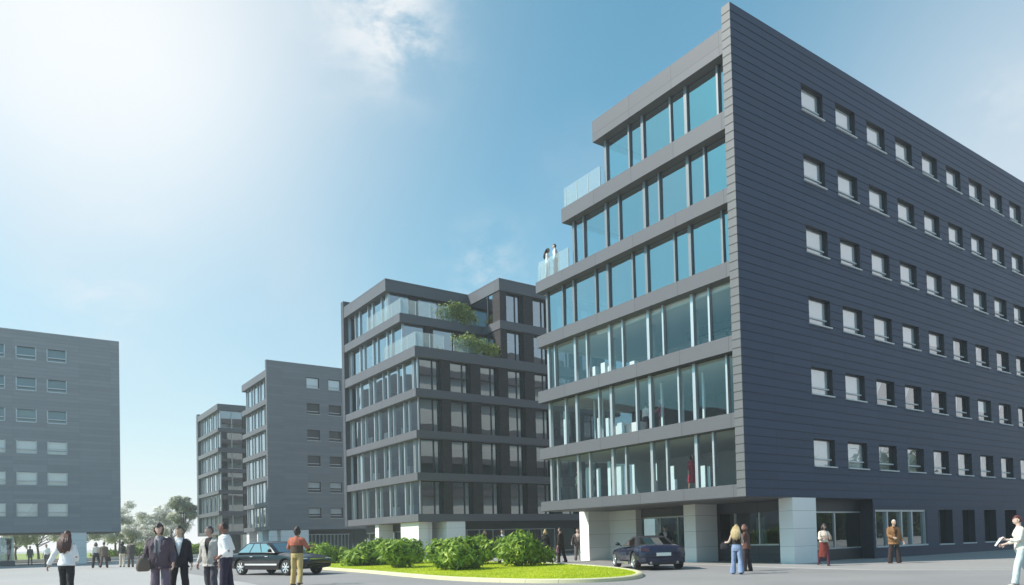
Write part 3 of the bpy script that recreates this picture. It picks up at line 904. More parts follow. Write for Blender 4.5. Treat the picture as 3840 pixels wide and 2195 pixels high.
# ------------------------------------------------------------------ fourth building, farthest down the row
D_BANDS = [(2.75, 3.15), (5.25, 5.75), (8.0, 8.46), (10.75, 11.23), (13.35, 13.90), (15.95, 16.43), (18.75, 19.52)]
def fourth_building():
    YN, YF, XE = 98.1, 109.3, 40.0
    p = thing('office_building', 'farthest office block of the right-hand row, narrow with a glazed near corner', 'building', (X0, YN, 0))
    for i, (zb, zt) in enumerate(D_BANDS):
        f = MB(); f.box(X0, YN, zb, XE, YF, zt); f.build('roof' if i == 6 else 'floor_band', M['fascia'], p)
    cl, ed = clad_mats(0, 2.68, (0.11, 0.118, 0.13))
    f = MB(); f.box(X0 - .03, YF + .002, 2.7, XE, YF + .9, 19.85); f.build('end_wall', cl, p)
    for i in range(6):
        z0, z1 = D_BANDS[i][1], D_BANDS[i + 1][0]
        mains = [YF - 2.3 - 2.4 * k for k in range(4)]
        front_glazing(p, GX, YF - .01, YN + .4, -1, z0, z1, mains, [y + .9 for y in mains], M['glass'])
        e = GX
        for a, b in ((26.4, 27.6), (30.2, 31.2), (33, 34)):
            w = MB(); w.face([(e, YN + .4, z0), (a, YN + .4, z0), (a, YN + .4, z1), (e, YN + .4, z1)]); k = w.build('window', M['glass'], p)
            w = MB(); w.box((a + e) / 2 - .05, YN + .3, z0 + .001, (a + e) / 2 + .05, YN + .44, z1 - .001); w.build('frame', M['alu'], k)
            w = MB(); w.box(a, YN + .1, z0 + .001, b, YN + .6, z1 - .001); w.build('brick_pier', M['brick'], p)
            e = b
        c = MB(); c.box(27.7, YN + 2, z0 + .002, XE - .1, YF - .01, z1 - .002); c.build('inner_core', M['inner_dark'], p)
    for (x0, y0, x1, y1) in ((23.4, 98.3, 24.3, 99.4), (23.4, 104, 24.2, 105.4), (26.2, 98.3, 27.4, 99.4)):
        k = MB(); k.box(x0, y0, .01, x1, y1, 2.74); k.build('pier', M['white_pier'], p)
    k = MB(); k.box(25.0, 100, .02, XE, YF, 2.74); k.build('ground_storey', M['inner_dark'], p)
fourth_building()

# ------------------------------------------------------------------ building across the street, on the left
def left_building():
    YW, XR, XL = 77.2, 9.5, -62.0
    p = thing('office_building', 'wide dark grey block at the left edge, standing on a pale stone pier', 'building', (XR, YW, 0))
    cl, ed = clad_mats(3.72 - XR, 2.87, (0.25, 0.268, 0.285), 0.85)  # cladding lightened: part of the far haze is painted into this grey
    tops = (19.3, 16.55, 13.75, 11.0, 8.22, 5.45)
    cols = [3.75 - 2.3 * k for k in range(12)]
    holes = [(x, t - 1.12, x + 1.5, t) for t in tops for x in cols]
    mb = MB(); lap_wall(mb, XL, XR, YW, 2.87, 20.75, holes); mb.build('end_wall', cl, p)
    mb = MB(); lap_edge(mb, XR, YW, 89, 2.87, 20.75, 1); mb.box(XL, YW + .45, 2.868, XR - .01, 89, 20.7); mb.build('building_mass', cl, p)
    n_ = 0
    for r_, t in enumerate(tops):
        for c_, x in enumerate(cols):
            if c_ > 3: bl = None
            elif r_ < 2: bl = None
            elif r_ == 2: bl = 'half' if c_ == 1 else None
            else: bl = 'full' if (r_ + c_) % 3 else ('swag' if r_ == 5 else 'half')
            a, b, c, d = x, x + 1.5, t - 1.12, t
            f = MB()
            for q in ((a - .02, c, a + .06, d), (b - .06, c, b + .02, d), (a, c - .03, b, c + .06), (a, c + .30, b, c + .38)):
                f.box(q[0], YW - .05, q[1], q[2], YW + .2, q[3])
            f.box(a + .06, YW + .28, c, b - .06, YW + .3, d)
            w = f.build('window', M['alu'], p)
            g = MB(); g.face([(a, YW + .15, c), (b, YW + .15, c), (b, YW + .15, d), (a, YW + .15, d)]); g.build('pane', M['glass_side'] if r_ > 2 else M['glass_low'], w)
            if bl:
                k = MB(); z_ = c if bl == 'full' else c + .5
                k.face([(a, YW + .2, z_), (b, YW + .2, z_), (b, YW + .2, d), (a, YW + .2, d)]) if bl != 'swag' else k.face([(a, YW + .2, c), (a + .6, YW + .2, c), (b - .3, YW + .2, d), (a, YW + .2, d)])
                k.build('blind', M['blind'], w)
    for (x0, y0, x1, y1) in ((5.23, 77.26, 6.72, 78.2), (5.23, 86.5, 6.72, 88.5), (-3, 85, -2, 88)):
        k = MB(); k.box(x0, y0, .01, x1, y1, 2.86); k.build('pier', M['white_pier'], p)
    f = MB()
    for x in (1.15, 0.2, -.9, -2.0, -3.2): f.box(x, 77.6, .45, x + .08, 77.72, 2.5)
    f.box(-14, 77.58, 2.42, 1.23, 77.72, 2.5)
    o = f.build('shopfront', M['alu'], p)
    f = MB(); f.box(-14, 77.64, .45, 1.2, 77.66, 2.45); f.box(1.18, 77.66, .45, 1.2, 86, 2.45); f.build('pane', M['glass_low'], o)
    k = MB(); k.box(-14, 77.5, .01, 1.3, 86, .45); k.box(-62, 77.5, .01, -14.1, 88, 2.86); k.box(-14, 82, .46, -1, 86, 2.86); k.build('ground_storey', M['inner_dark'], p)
    k = MB()
    for x in (.7, -.1, -1.4): k.box(x, 78.2, .46, x + .35, 78.26, 2.3)
    k.build('curtain', M['curtain'], o)
    k = MB(); k.box(-14, YW + .02, 2.855, XR - .05, 88.9, 2.867); k.build('soffit', M['soffit'], p)
left_building()
# ------------------------------------------------------------------ planted island
island = smooth_poly([(13.3, 36), (12.75, 29), (12.0, 21.5), (12.35, 17.9), (13.4, 16.05), (15.0, 15.65), (16.9, 16.9), (18.5, 19.0), (20.2, 22.6), (21.6, 28), (22.2, 36), (22.0, 44), (20.8, 50), (18.4, 53), (15.6, 49), (14.2, 43)], 8)
def inset(poly, d):
    out = []
    n = len(poly)
    for i in range(n):
        a, b, c = Vector(poly[i - 1]), Vector(poly[i]), Vector(poly[(i + 1) % n])
        t = ((b - a).normalized() + (c - b).normalized()).normalized()
        out.append((b.x - t.y * d * SGN, b.y + t.x * d * SGN))
    return out
area = sum(island[i - 1][0] * island[i][1] - island[i][0] * island[i - 1][1] for i in range(len(island)))
SGN = 1 if area > 0 else -1
inn = inset(island, 0.22)
M['kerb'] = panel_mat('pale_kerb', (0.62, 0.585, 0.385), 4.0, 0.9, 0.2, -2, 1, rough=0.65, line=0.016, lined=0.55, var=0.10)
M['soil'] = mat('lawn_turf', (0.42, 0.49, 0.03), 0.9, var=0.40, scale=1.6, bump=0.5, bscale=40)
kb = MB()
i_, n_ = 0, len(island)
rings = []
for (x, y), (u, w) in zip(island, inn):
    ux, uy = u - x, w - y
    rings.append([(x, y, 0), (x + ux * .05, y + uy * .05, .10), (x + ux * .2, y + uy * .2, .125), (u - ux * .15, w - uy * .15, .125), (u, w, .11), (u, w, 0.0)])
rings.append(rings[0])
kb.loft(rings, caps=False)
tag(kb.build('kerb', M['kerb'], smooth=40, weld=True, fix=True), kind='structure')
lw = MB(); lw.face([(x, y, .09) for x, y in (inn if SGN > 0 else inn[::-1])])
tag(lw.build('lawn', M['soil']), kind='structure')
far = MB()
far.face([(x, y, .03) for x, y in [(-60, 93), (22.4, 93), (22.6, 150), (30, 400), (-60, 400)]])
tag(far.build('lawn', mat('far_lawn_turf', (0.24, 0.30, 0.07), 0.9, var=0.3, scale=1.0)), kind='structure')
def in_poly(x, y, poly):
    c = False
    j = len(poly) - 1
    for i in range(len(poly)):
        xi, yi = poly[i]; xj, yj = poly[j]
        if (yi > y) != (yj > y) and x < (xj - xi) * (y - yi) / (yj - yi) + xi: c = not c
        j = i
    return c
rng = np.random.default_rng(11)
def blades(name, label, pts, h, w, material, kind='stuff', cat='grass'):
    n = len(pts)
    a = rng.uniform(0, 2 * np.pi, n); hh = h * rng.uniform(.5, 1.2, n); l = rng.uniform(0, .6, n); la = rng.uniform(0, 2 * np.pi, n)
    dx, dy = np.cos(a) * w, np.sin(a) * w
    v = np.zeros((n, 3, 3))
    v[:, 0, 0] = pts[:, 0] - dx; v[:, 0, 1] = pts[:, 1] - dy; v[:, 0, 2] = pts[:, 2]
    v[:, 1, 0] = pts[:, 0] + dx; v[:, 1, 1] = pts[:, 1] + dy; v[:, 1, 2] = pts[:, 2]
    v[:, 2, 0] = pts[:, 0] + np.cos(la) * l * hh; v[:, 2, 1] = pts[:, 1] + np.sin(la) * l * hh; v[:, 2, 2] = pts[:, 2] + hh
    me = bpy.data.meshes.new(name)
    me.from_pydata(v.reshape(-1, 3).tolist(), [], np.arange(n * 3).reshape(n, 3).tolist())
    o = link(name, me, material)
    tag(o, label, cat, kind=kind)
M['grass'] = leaf_mat('grass_blade', (0.34, 0.44, 0.015), (0.52, 0.60, 0.02), (0.68, 0.70, 0.03), 0.5, 0.4)
pts = []
while len(pts) < 60000:
    x, y = rng.uniform(11.8, 22.4), 15.5 + 37 * rng.uniform(0, 1) ** 1.7
    if in_poly(x, y, inn): pts.append((x, y, .088))
blades('grass', 'bright mown grass covering the kerbed island in the road', np.array(pts), .05, .008, M['grass'])

# ------------------------------------------------------------------ shrubs and trees
def leaves(blobs, n, size, seed, aspect=1.7, shell=0.55, droop=0.0):
    """Leaf faces spread through a crown made of ellipsoid blobs (cx, cy, cz, rx, ry, rz)."""
    g = np.random.default_rng(seed)
    b = np.array(blobs)
    wt = (b[:, 3] * b[:, 4] * b[:, 5]) ** (2 / 3); wt /= wt.sum()
    k = g.choice(len(b), n, p=wt)
    d = g.normal(size=(n, 3)); d /= np.linalg.norm(d, axis=1)[:, None]
    r = shell + (1 - shell) * g.uniform(0, 1, n) ** 0.7
    r *= 1 + 0.10 * g.normal(size=n)
    c = b[k, :3] + d * r[:, None] * b[k, 3:]
    nrm = d + 0.6 * g.normal(size=(n, 3)); nrm[:, 2] += 0.3 + droop
    nrm /= np.linalg.norm(nrm, axis=1)[:, None]
    t = np.cross(nrm, g.normal(size=(n, 3))); t /= np.linalg.norm(t, axis=1)[:, None]
    u = np.cross(nrm, t)
    s = size * g.uniform(.6, 1.35, n)[:, None]
    v = np.stack([c - t * s * aspect, c + u * s * .55 - t * s * .2, c + t * s * aspect, c - u * s * .55 - t * s * .2], 1)
    return v
def leaf_object(name, v, material, parent):
    n = len(v)
    off = world_of(parent)
    w = v.reshape(-1, 3) - np.array(off)
    me = bpy.data.meshes.new(name)
    me.from_pydata(w.tolist(), [], np.arange(n * 4).reshape(n, 4).tolist())
    return link(name, me, material, parent)
M['shrub_leaf'] = leaf_mat('shrub_leaf', (0.055, 0.13, 0.02), (0.25, 0.38, 0.045), (0.62, 0.70, 0.16), 1.5, 0.3)
M['tree_leaf'] = leaf_mat('tree_leaf', (0.38, 0.40, 0.31), (0.52, 0.54, 0.44), (0.64, 0.65, 0.55), 0.35, 0.6)  # green greyed and lightened to suggest distance haze
M['hazed_leaf'] = leaf_mat('hazed_tree_leaf', (0.58, 0.58, 0.52), (0.74, 0.73, 0.68), (0.86, 0.85, 0.80), 0.4, 0.62)  # leaf colours washed towards white in place of thicker haze
M['olive_leaf'] = leaf_mat('olive_leaf', (0.12, 0.18, 0.05), (0.30, 0.38, 0.11), (0.48, 0.50, 0.18), 1.2, 0.5)
M['bark'] = mat('tree_bark', (0.12, 0.10, 0.08), 0.9, var=0.3, scale=4, bump=0.5, bscale=15)
def shrub(label, cx, cy, z, rx, ry, h, seed, n=2600, size=.075, leaf='shrub_leaf', group=None, name='shrub', cat='shrub', stems=9):
    p = thing(name, label, cat, (cx, cy, z), 0, group)
    r = random.Random(seed)
    blobs = []
    for k in range(11):
        a = r.uniform(0, 6.283); q = math.sqrt(r.uniform(0, 1)) * .68
        zc = z + h * (r.uniform(.30, .70) if q < .5 else r.uniform(.22, .5))
        s = r.uniform(.34, .52)
        blobs.append((cx + math.cos(a) * q * rx, cy + math.sin(a) * q * ry, zc, rx * s, ry * s, min(h * r.uniform(.24, .38), z + h - zc + .06)))
    blobs.append((cx, cy, z + h * .42, rx * .7, ry * .7, h * .42))
    leaf_object('foliage', leaves(blobs, n, size, seed), M[leaf], p)
    b = MB()
    for k in range(stems):
        a = r.uniform(0, 6.283); q = r.uniform(.3, .75)
        e = (cx + math.cos(a) * rx * q, cy + math.sin(a) * ry * q, z + h * r.uniform(.5, .85))
        mid = (cx + (e[0] - cx) * .35, cy + (e[1] - cy) * .35, z + (e[2] - z) * .5)
        b.tube([(cx + r.uniform(-.08, .08), cy + r.uniform(-.08, .08), z - .02), mid, e], [.028, .018, .006], 5)
    b.build('stem', M['bark'], p, smooth=60)
    return p
SG = 'leafy shrubs on the planted island'
for a in [
    ('front shrub of the island with the deepest shade at its foot, nearest the kerb', 15.35, 26.2, .09, 1.35, 1.4, 1.42, 3, 2600, .105),
    ('rounded bushy shrub at the right end of the row beside the open grass', 19.0, 26.6, .09, 1.55, 1.45, 1.50, 5, 3000, .105),
    ('broad pale leaved shrub left of the deeply shaded front shrub', 15.3, 30.9, .09, 1.3, 1.4, 1.46, 7, 2600, .105),
    ('dense shrub just right of the nose of the black sedan', 15.95, 36.0, .09, 1.4, 1.4, 1.45, 9, 2400, .105),
    ('half hidden shrub at the back between the two shrubs at the front right', 19.1, 30.6, .09, 1.3, 1.3, 1.45, 13, 2400, .105),
    ('small distant shrub peeking out over the nose of the black sedan', 16.3, 43.4, .09, 1.7, 1.6, 1.30, 15, 2600, .1),
    ('narrow shrub in the back row of the island behind the broad pale one', 18.2, 36.2, .09, 1.3, 1.4, 1.30, 17, 2600, .09)]:
    shrub(*a, group=SG)
shrub('trailing olive green plant on the top terrace of the middle building', 27.9, 46.42, B_BANDS[5][1] + .02, 2.45, .5, 1.6, 21, 1200, .09, 'olive_leaf', 'planting on the stepped terraces', 'terrace_plant', 'plant')
shrub('bushy olive green plant on the lower terrace of the middle building', 28.2, 44.3, B_BANDS[4][1] + .02, 2.4, .5, 1.6, 22, 1200, .09, 'olive_leaf', 'planting on the stepped terraces', 'terrace_plant', 'plant')
def tree(label, cx, cy, h, rad, seed, n=5000, size=.2, leaf='tree_leaf', group='trees at the far end of the street', sparse=.35):
    p = thing('tree', label, 'tree', (cx, cy, 0), 0, group)
    r = random.Random(seed)
    th = h * .34
    b = MB()
    top = (cx + r.uniform(-.3, .3), cy + r.uniform(-.3, .3), th)
    b.tube([(cx, cy, -.05), (cx + r.uniform(-.1, .1), cy, th * .5), top, (top[0] + r.uniform(-.4, .4), top[1] + r.uniform(-.4, .4), h * .8)], [h * .03, h * .022, h * .018, .03], 8)
    blobs = []
    for k in range(15):
        a = r.uniform(0, 6.283); q = math.sqrt(r.uniform(0, 1)); zz = r.uniform(0, 1)
        rr = rad * q * (1 - .45 * abs(zz - .35))
        e = (cx + math.cos(a) * rr, cy + math.sin(a) * rr, th + (h - th) * (.12 + .74 * zz))
        s = rad * r.uniform(.26, .44)
        blobs.append((e[0], e[1], e[2], s, s, s * r.uniform(.6, .85)))
        z0 = th * r.uniform(.75, 1.2)
        b.tube([(top[0], top[1], z0), ((top[0] + e[0]) / 2 + r.uniform(-.3, .3), (top[1] + e[1]) / 2, (z0 + e[2]) / 2 - .1), e], [h * .010, h * .006, .02], 5)
    b.build('trunk', M['bark'], p, smooth=60)
    leaf_object('crown', leaves(blobs, int(n * 1.15), size * .72, seed, shell=sparse), M[leaf], p)
    return p
tree('grey green tree beside the far end wall of the farthest right-hand block', 22.0, 113, 9.0, 2.2, 31, 4200, .22)
tree('full pale tree a little left of the grey green one by the farthest block', 19.0, 120, 7.4, 2.6, 32, 3600, .22, 'hazed_leaf', sparse=.25)
tree('hazy pale tree in the middle of the gap at the end of the street', 17.4, 126, 6.6, 3.0, 33, 2600, .22, 'hazed_leaf', sparse=.2)
tree('tall pale hazy tree right of the left building, rising above its neighbours', 17.0, 140, 9.8, 3.2, 34, 3600, .25, 'hazed_leaf', sparse=.2)
tree('low haze-paled tree against the right edge of the left building', 13.3, 114, 6.6, 2.6, 35, 3600, .2, 'hazed_leaf', sparse=.2)
tree('small bushy tree right behind the low haze-paled tree', 15.4, 110, 4.6, 2.2, 36, 2600, .2, 'hazed_leaf')
tree('pale tree farther back, right behind the grey green one', 24.2, 136, 9.0, 3.4, 37, 3000, .25, 'hazed_leaf', sparse=.25)
tree('pale tree seen through the underpass, closest to its stone pier', 8.6, 108, 6.0, 2.8, 38, 3000, .2, 'hazed_leaf', sparse=.15)
tree('pale tree seen through the underpass, in the middle of the opening', 4.4, 112, 6.2, 2.8, 39, 3000, .2, 'hazed_leaf', sparse=.15)
tree('darker tree seen through the underpass beside the glass lobby', 1.9, 106, 5.4, 2.3, 40, 2600, .2)
for k, (x, y, rx, h, lb) in enumerate([(12.6, 92.6, 1.7, 1.5, 'rounded yellow green bush at the kerb wall just right of the left building'), (15.9, 94.4, 2.2, 1.7, 'wide low bush on the lawn behind the man in the black suit'),
        (19.6, 95.4, 1.9, 1.7, 'low bush on the lawn between the black suit and the beige jacket'), (10.2, 94, 1.6, 1.4, 'small bush on the lawn behind the pair walking off on the left'), (22.0, 94.6, 1.5, 1.6, 'low dark bush at the foot of the farthest block')]):
    shrub(lb, x, y, .03, rx, 1.3, h, 50 + k, 1500, .15, 'shrub_leaf', 'low bushes on the far lawn', stems=6)
M['low_wall'] = mat('pale_low_wall', (0.62, 0.64, 0.62), 0.7, var=0.08)
w_ = MB(); w_.box(-20, 91.0, 0, 22.8, 91.35, .34); w_.box(-20.02, 90.96, .34, 22.82, 91.39, .40)
tag(w_.build('low_wall', M['low_wall']), 'long low pale wall along the front of the far lawn', 'wall')
# dark row of trees on the viewer's side of the square: the lower windows mirror it
g_ = np.random.default_rng(77)
bl = []
for k in range(46):
    x = -22 + 2.1 * k
    bl.append((x, -24 - .42 * x + g_.uniform(-2, 2) * 1.0, g_.uniform(3.2, 6.2), g_.uniform(2.2, 3.2), 2.4, g_.uniform(2.6, 3.6)))
for k in range(44):
    x = 66 + 2.2 * k
    bl.append((x, -13 - .30 * (x - 66) + g_.uniform(-2, 2), g_.uniform(2.6, 4.2) * (1 + .016 * (x - 66)), g_.uniform(2.2, 3.2), 2.6, g_.uniform(2.6, 5.0) * (1 + .016 * (x - 66))))
v = leaves(bl, 22000, .5, 78, shell=.4)
wd = bpy.data.meshes.new('woodland')
wd.from_pydata(v.reshape(-1, 3).tolist(), [], np.arange(len(v) * 4).reshape(-1, 4).tolist())
tag(link('woodland', wd, leaf_mat('wood_leaf', (0.03, 0.05, 0.015), (0.06, 0.10, 0.03), (0.10, 0.14, 0.05), 0.3, 0.3)), 'dark band of trees mirrored in the ground floor windows on the right', 'trees', kind='stuff')
# ------------------------------------------------------------------ cars
def paint(name, col, rough=0.25):
    m_, t, b = new_mat(name)
    b.inputs['Base Color'].default_value = col + (1,)
    b.inputs['Roughness'].default_value = rough
    b.inputs['Metallic'].default_value = 0.0
    b.inputs['Coat Weight'].default_value = 0.55
    b.inputs['Specular IOR Level'].default_value = 0.3
    b.inputs['Coat Roughness'].default_value = 0.03
    tc = t.nodes.new('ShaderNodeTexCoord'); n = t.nodes.new('ShaderNodeTexNoise'); n.inputs['Scale'].default_value = 300
    t.links.new(tc.outputs['Object'], n.inputs['Vector'])
    t.links.new(node_math(t, 'ADD', node_math(t, 'MULTIPLY', n.outputs[0], .12), rough - .06), b.inputs['Roughness'])
    return m_
M['car_black'] = paint('black_car_paint', (0.006, 0.006, 0.008))
M['car_navy'] = paint('navy_car_paint', (0.012, 0.014, 0.04))
M['tyre'] = mat('tyre_rubber', (0.018, 0.018, 0.018), 0.85, var=0.2, scale=40)
M['rim'] = mat('alloy_rim', (0.72, 0.73, 0.74), 0.25, metal=0.85, var=0.05)
M['chrome'] = mat('chrome_trim', (0.75, 0.76, 0.78), 0.12, metal=1.0, var=0.02)
M['car_glass'] = glass_mat('car_window', (0.10, 0.13, 0.13), 0.16, power=2.2)
M['car_glass_bright'] = glass_mat('car_side_window', (0.10, 0.13, 0.13), 0.62, gl=(1.0, 0.82, 0.76), power=1.6)
M['lamp_clear'] = mat('headlamp_lens', (0.75, 0.80, 0.80), 0.08, var=0.05, coat=1.0)
M['lamp_red'] = mat('tail_lamp_lens', (0.045, 0.003, 0.005), 0.12, var=0.1, coat=1.0)
M['plastic'] = mat('black_plastic', (0.015, 0.015, 0.016), 0.55, var=0.2)
M['soft_top'] = mat('soft_top_cloth', (0.012, 0.012, 0.016), 0.8, var=0.2, scale=60)
M['plate'] = mat('pale_plate', (0.75, 0.76, 0.74), 0.4, var=0.05)
M['upholstery'] = mat('dark_upholstery', (0.03, 0.028, 0.027), 0.7)

def wheel(parent, x, y, r, w, side):
    """Axle along x; side +1 shows its face towards +x."""
    ty = MB()
    n = 32
    prof = [(.0, r * .70), (w * .06, r * .93), (w * .2, r), (w * .8, r), (w * .94, r * .93), (w, r * .70)]
    ty.loft([[(x + side * (w / 2 - u), y + q * math.cos(a), r + q * math.sin(a)) for u, q in prof] for a in (2 * math.pi * k / n for k in range(n + 1))], caps=False, closed=False)
    t = ty.build('wheel', M['tyre'], None, smooth=50, weld=True, fix=True)
    t.parent = parent
    rm = MB()
    X = x + side * w / 2
    pr = [(-.01, r * .70), (-.004, r * .68), (-.03, r * .62), (-.07, r * .60)]
    rm.loft([[(X + side * u, y + q * math.cos(a), r + q * math.sin(a)) for u, q in pr] for a in (2 * math.pi * k / n for k in range(n + 1))], caps=False, closed=False)
    for k in range(7):
        a = 2 * math.pi * k / 7 + .2
        c, s = math.cos(a), math.sin(a)
        def P(q, t_, d): return (X + side * d, y + q * c - t_ * s, r + q * s + t_ * c)
        a0, a1 = r * .12, r * .63
        t0, t1 = r * .075, r * .11
        for sgn in (1,):
            rm.face([P(a0, -t0, -.02), P(a1, -t1, -.012), P(a1, t1, -.012), P(a0, t0, -.02)])
            rm.face([P(a0, -t0, -.02), P(a0, -t0, -.07), P(a1, -t1, -.06), P(a1, -t1, -.012)])
            rm.face([P(a0, t0, -.02), P(a1, t1, -.012), P(a1, t1, -.06), P(a0, t0, -.07)])
    rm.ellipsoid((X - side * .03, y, r), (.03, r * .17, r * .17), 14, 8)
    rm.ellipsoid((X - side * .09, y, r), (.02, r * .6, r * .6), 20, 6, mi=1)
    o = rm.build('rim', [M['rim'], M['plastic']], None, smooth=40)
    o.parent = t
    return t

def interp(tab, y):
    for i in range(len(tab) - 1):
        a, b = tab[i], tab[i + 1]
        if a[0] <= y <= b[0]:
            t = (y - a[0]) / (b[0] - a[0])
            t = t * t * (3 - 2 * t) if True else t
            return tuple(p + (q - p) * t for p, q in zip(a[1:], b[1:]))
    return tab[0][1:] if y < tab[0][0] else tab[-1][1:]

def car_body(parent, tab, paint_m, axles, wr, track, name='body'):
    """tab rows: y, half width, floor z, shoulder z, deck z.  Nose at +y."""
    b = MB()
    ys = np.linspace(tab[0][0], tab[-1][0], 60)
    rings = []
    for y in ys:
        w, zb, zs, zt = interp(tab, float(y))
        half = [(0, zb), (w * .60, zb), (w * .90, zb + .02), (w * .965, zb + .09), (w * .99, zb + (zs - zb) * .40), (w, zb + (zs - zb) * .68), (w * .985, zs - .03), (w * .95, zs + (zt - zs) * .35), (w * .84, zt - (zt - zs) * .25), (w * .55, zt), (0, zt + .012)]
        ring = [(u, float(y), z) for u, z in half] + [(-u, float(y), z) for u, z in half[-2:0:-1]]
        rings.append(ring)
    b.loft(rings)
    me = b.mesh(name)
    bm = bmesh.new(); bm.from_mesh(me)
    bmesh.ops.recalc_face_normals(bm, faces=bm.faces)
    bm.to_mesh(me); bm.free()
    cutters = []
    mods = []
    for ya in axles:
        for s in (-1, 1):
            c = MB(); n = 28; R_ = wr * 1.15
            x0, x1 = s * (track / 2 - .16), s * (track / 2 + .5)
            c.loft([[(x, ya + R_ * math.cos(a), wr + .01 + R_ * math.sin(a)) for a in (2 * math.pi * k / n for k in range(n))] for x in (min(x0, x1), max(x0, x1))])
            o = c.build('cutter', M['plastic'], None, off=(0, 0, 0), fix=True)
            cutters.append(o)
            mods.append(('BOOLEAN', dict(operation='DIFFERENCE', object=o, solver='EXACT')))
    out = evaluate(me, mods, name)
    for o in cutters:
        cm = o.data; bpy.data.objects.remove(o); bpy.data.meshes.remove(cm)
    out.materials.clear()
    # inside of the wheel arches in black plastic
    o = link(name, out, [paint_m, M['plastic']], parent, smooth=38)
    for f in out.polygons:
        c = f.center
        f.material_index = 0
        for ya in axles:
            d = math.hypot(c.y - ya, c.z - wr - .01)
            if abs(c.x) < track / 2 - .12 and d < wr * 1.16 and abs(c.x) > track / 2 - .2: f.material_index = 1
            if abs(d - wr * 1.15) < .03 and abs(f.normal.x) < .3 and c.z < wr * 2.3: f.material_index = 1
    return o
def local_part(b, name, mat_, parent, smooth=None, fix=False):
    return b.build(name, mat_, parent, smooth=smooth, off=(0, 0, 0), fix=fix)
def cabin(parent, belt, roof, paint_m, roof_m, nx=3, bright=False, pillar=.07, rear=True):
    """belt: (y_rear, y_front, half width, z); roof: (y_rear, y_front, half width, z).  Solid frame with glass set on its faces."""
    yr, yf, wb, zb = belt
    yr2, yf2, wr, zr = roof
    b = MB()
    def ring(t, ins=0.0, crown=0.0):
        y0, y1, w, z = (yr + (yr2 - yr) * t, yf + (yf2 - yf) * t, wb + (wr - wb) * t, zb + (zr - zb) * t)
        y0 += ins; y1 -= ins; w -= ins
        pts = []
        for (cx, cy, a0) in ((w, y1, 0), (-w, y1, 90), (-w, y0, 180), (w, y0, 270)):
            rad = .13
            for k in range(5):
                a = R(a0 + 90 * k / 4)
                pts.append((cx - math.copysign(rad, cx) + rad * math.cos(a), cy - (rad if a0 in (0, 90) else -rad) + rad * math.sin(a), z + crown))
        return pts
    b.loft([ring(0), ring(.5), ring(.93), ring(1.0, .06, .015), ring(1.0, .22, .035), ring(1.0, .45, .045)])
    fr = local_part(b, 'roof', [paint_m, roof_m], parent, smooth=35, fix=True)
    for f in fr.data.polygons:
        if f.center.z > zb + (zr - zb) * .88: f.material_index = 1
    def edge(t):
        return (yr + (yr2 - yr) * t, yf + (yf2 - yf) * t, wb + (wr - wb) * t, zb + (zr - zb) * t)
    e = .006
    a0, a1, w0, z0 = edge(.06); b0, b1, w1, z1 = edge(.88)
    g = MB()
    m_ = .16
    g.face([(-w0 + m_, a1 + e, z0), (w0 - m_, a1 + e, z0), (w1 - m_, b1 + e, z1), (-w1 + m_, b1 + e, z1)])
    local_part(g, 'windscreen', M['car_glass'], parent, fix=False)
    g = MB()
    g.face([(w0 - m_, a0 - e, z0), (-w0 + m_, a0 - e, z0), (-w1 + m_, b0 - e, z1), (w1 - m_, b0 - e, z1)])
    local_part(g, 'rear_window', M['car_glass_bright'] if bright and rear else M['car_glass'], parent)
    for s in (-1, 1):
        for k in range(nx):
            ya = a0 + m_ + (a1 - a0 - 2 * m_) * k / nx + pillar / 2; yb = a0 + m_ + (a1 - a0 - 2 * m_) * (k + 1) / nx - pillar / 2
            yc = b0 + m_ + (b1 - b0 - 2 * m_) * k / nx + pillar / 2; yd = b0 + m_ + (b1 - b0 - 2 * m_) * (k + 1) / nx - pillar / 2
            g = MB()
            q = [(s * (w0 + e), ya, z0), (s * (w0 + e), yb, z0), (s * (w1 + e), yd, z1), (s * (w1 + e), yc, z1)]
            g.face(q if s > 0 else q[::-1])
            local_part(g, 'side_window', M['car_glass_bright'] if bright else M['car_glass'], parent)

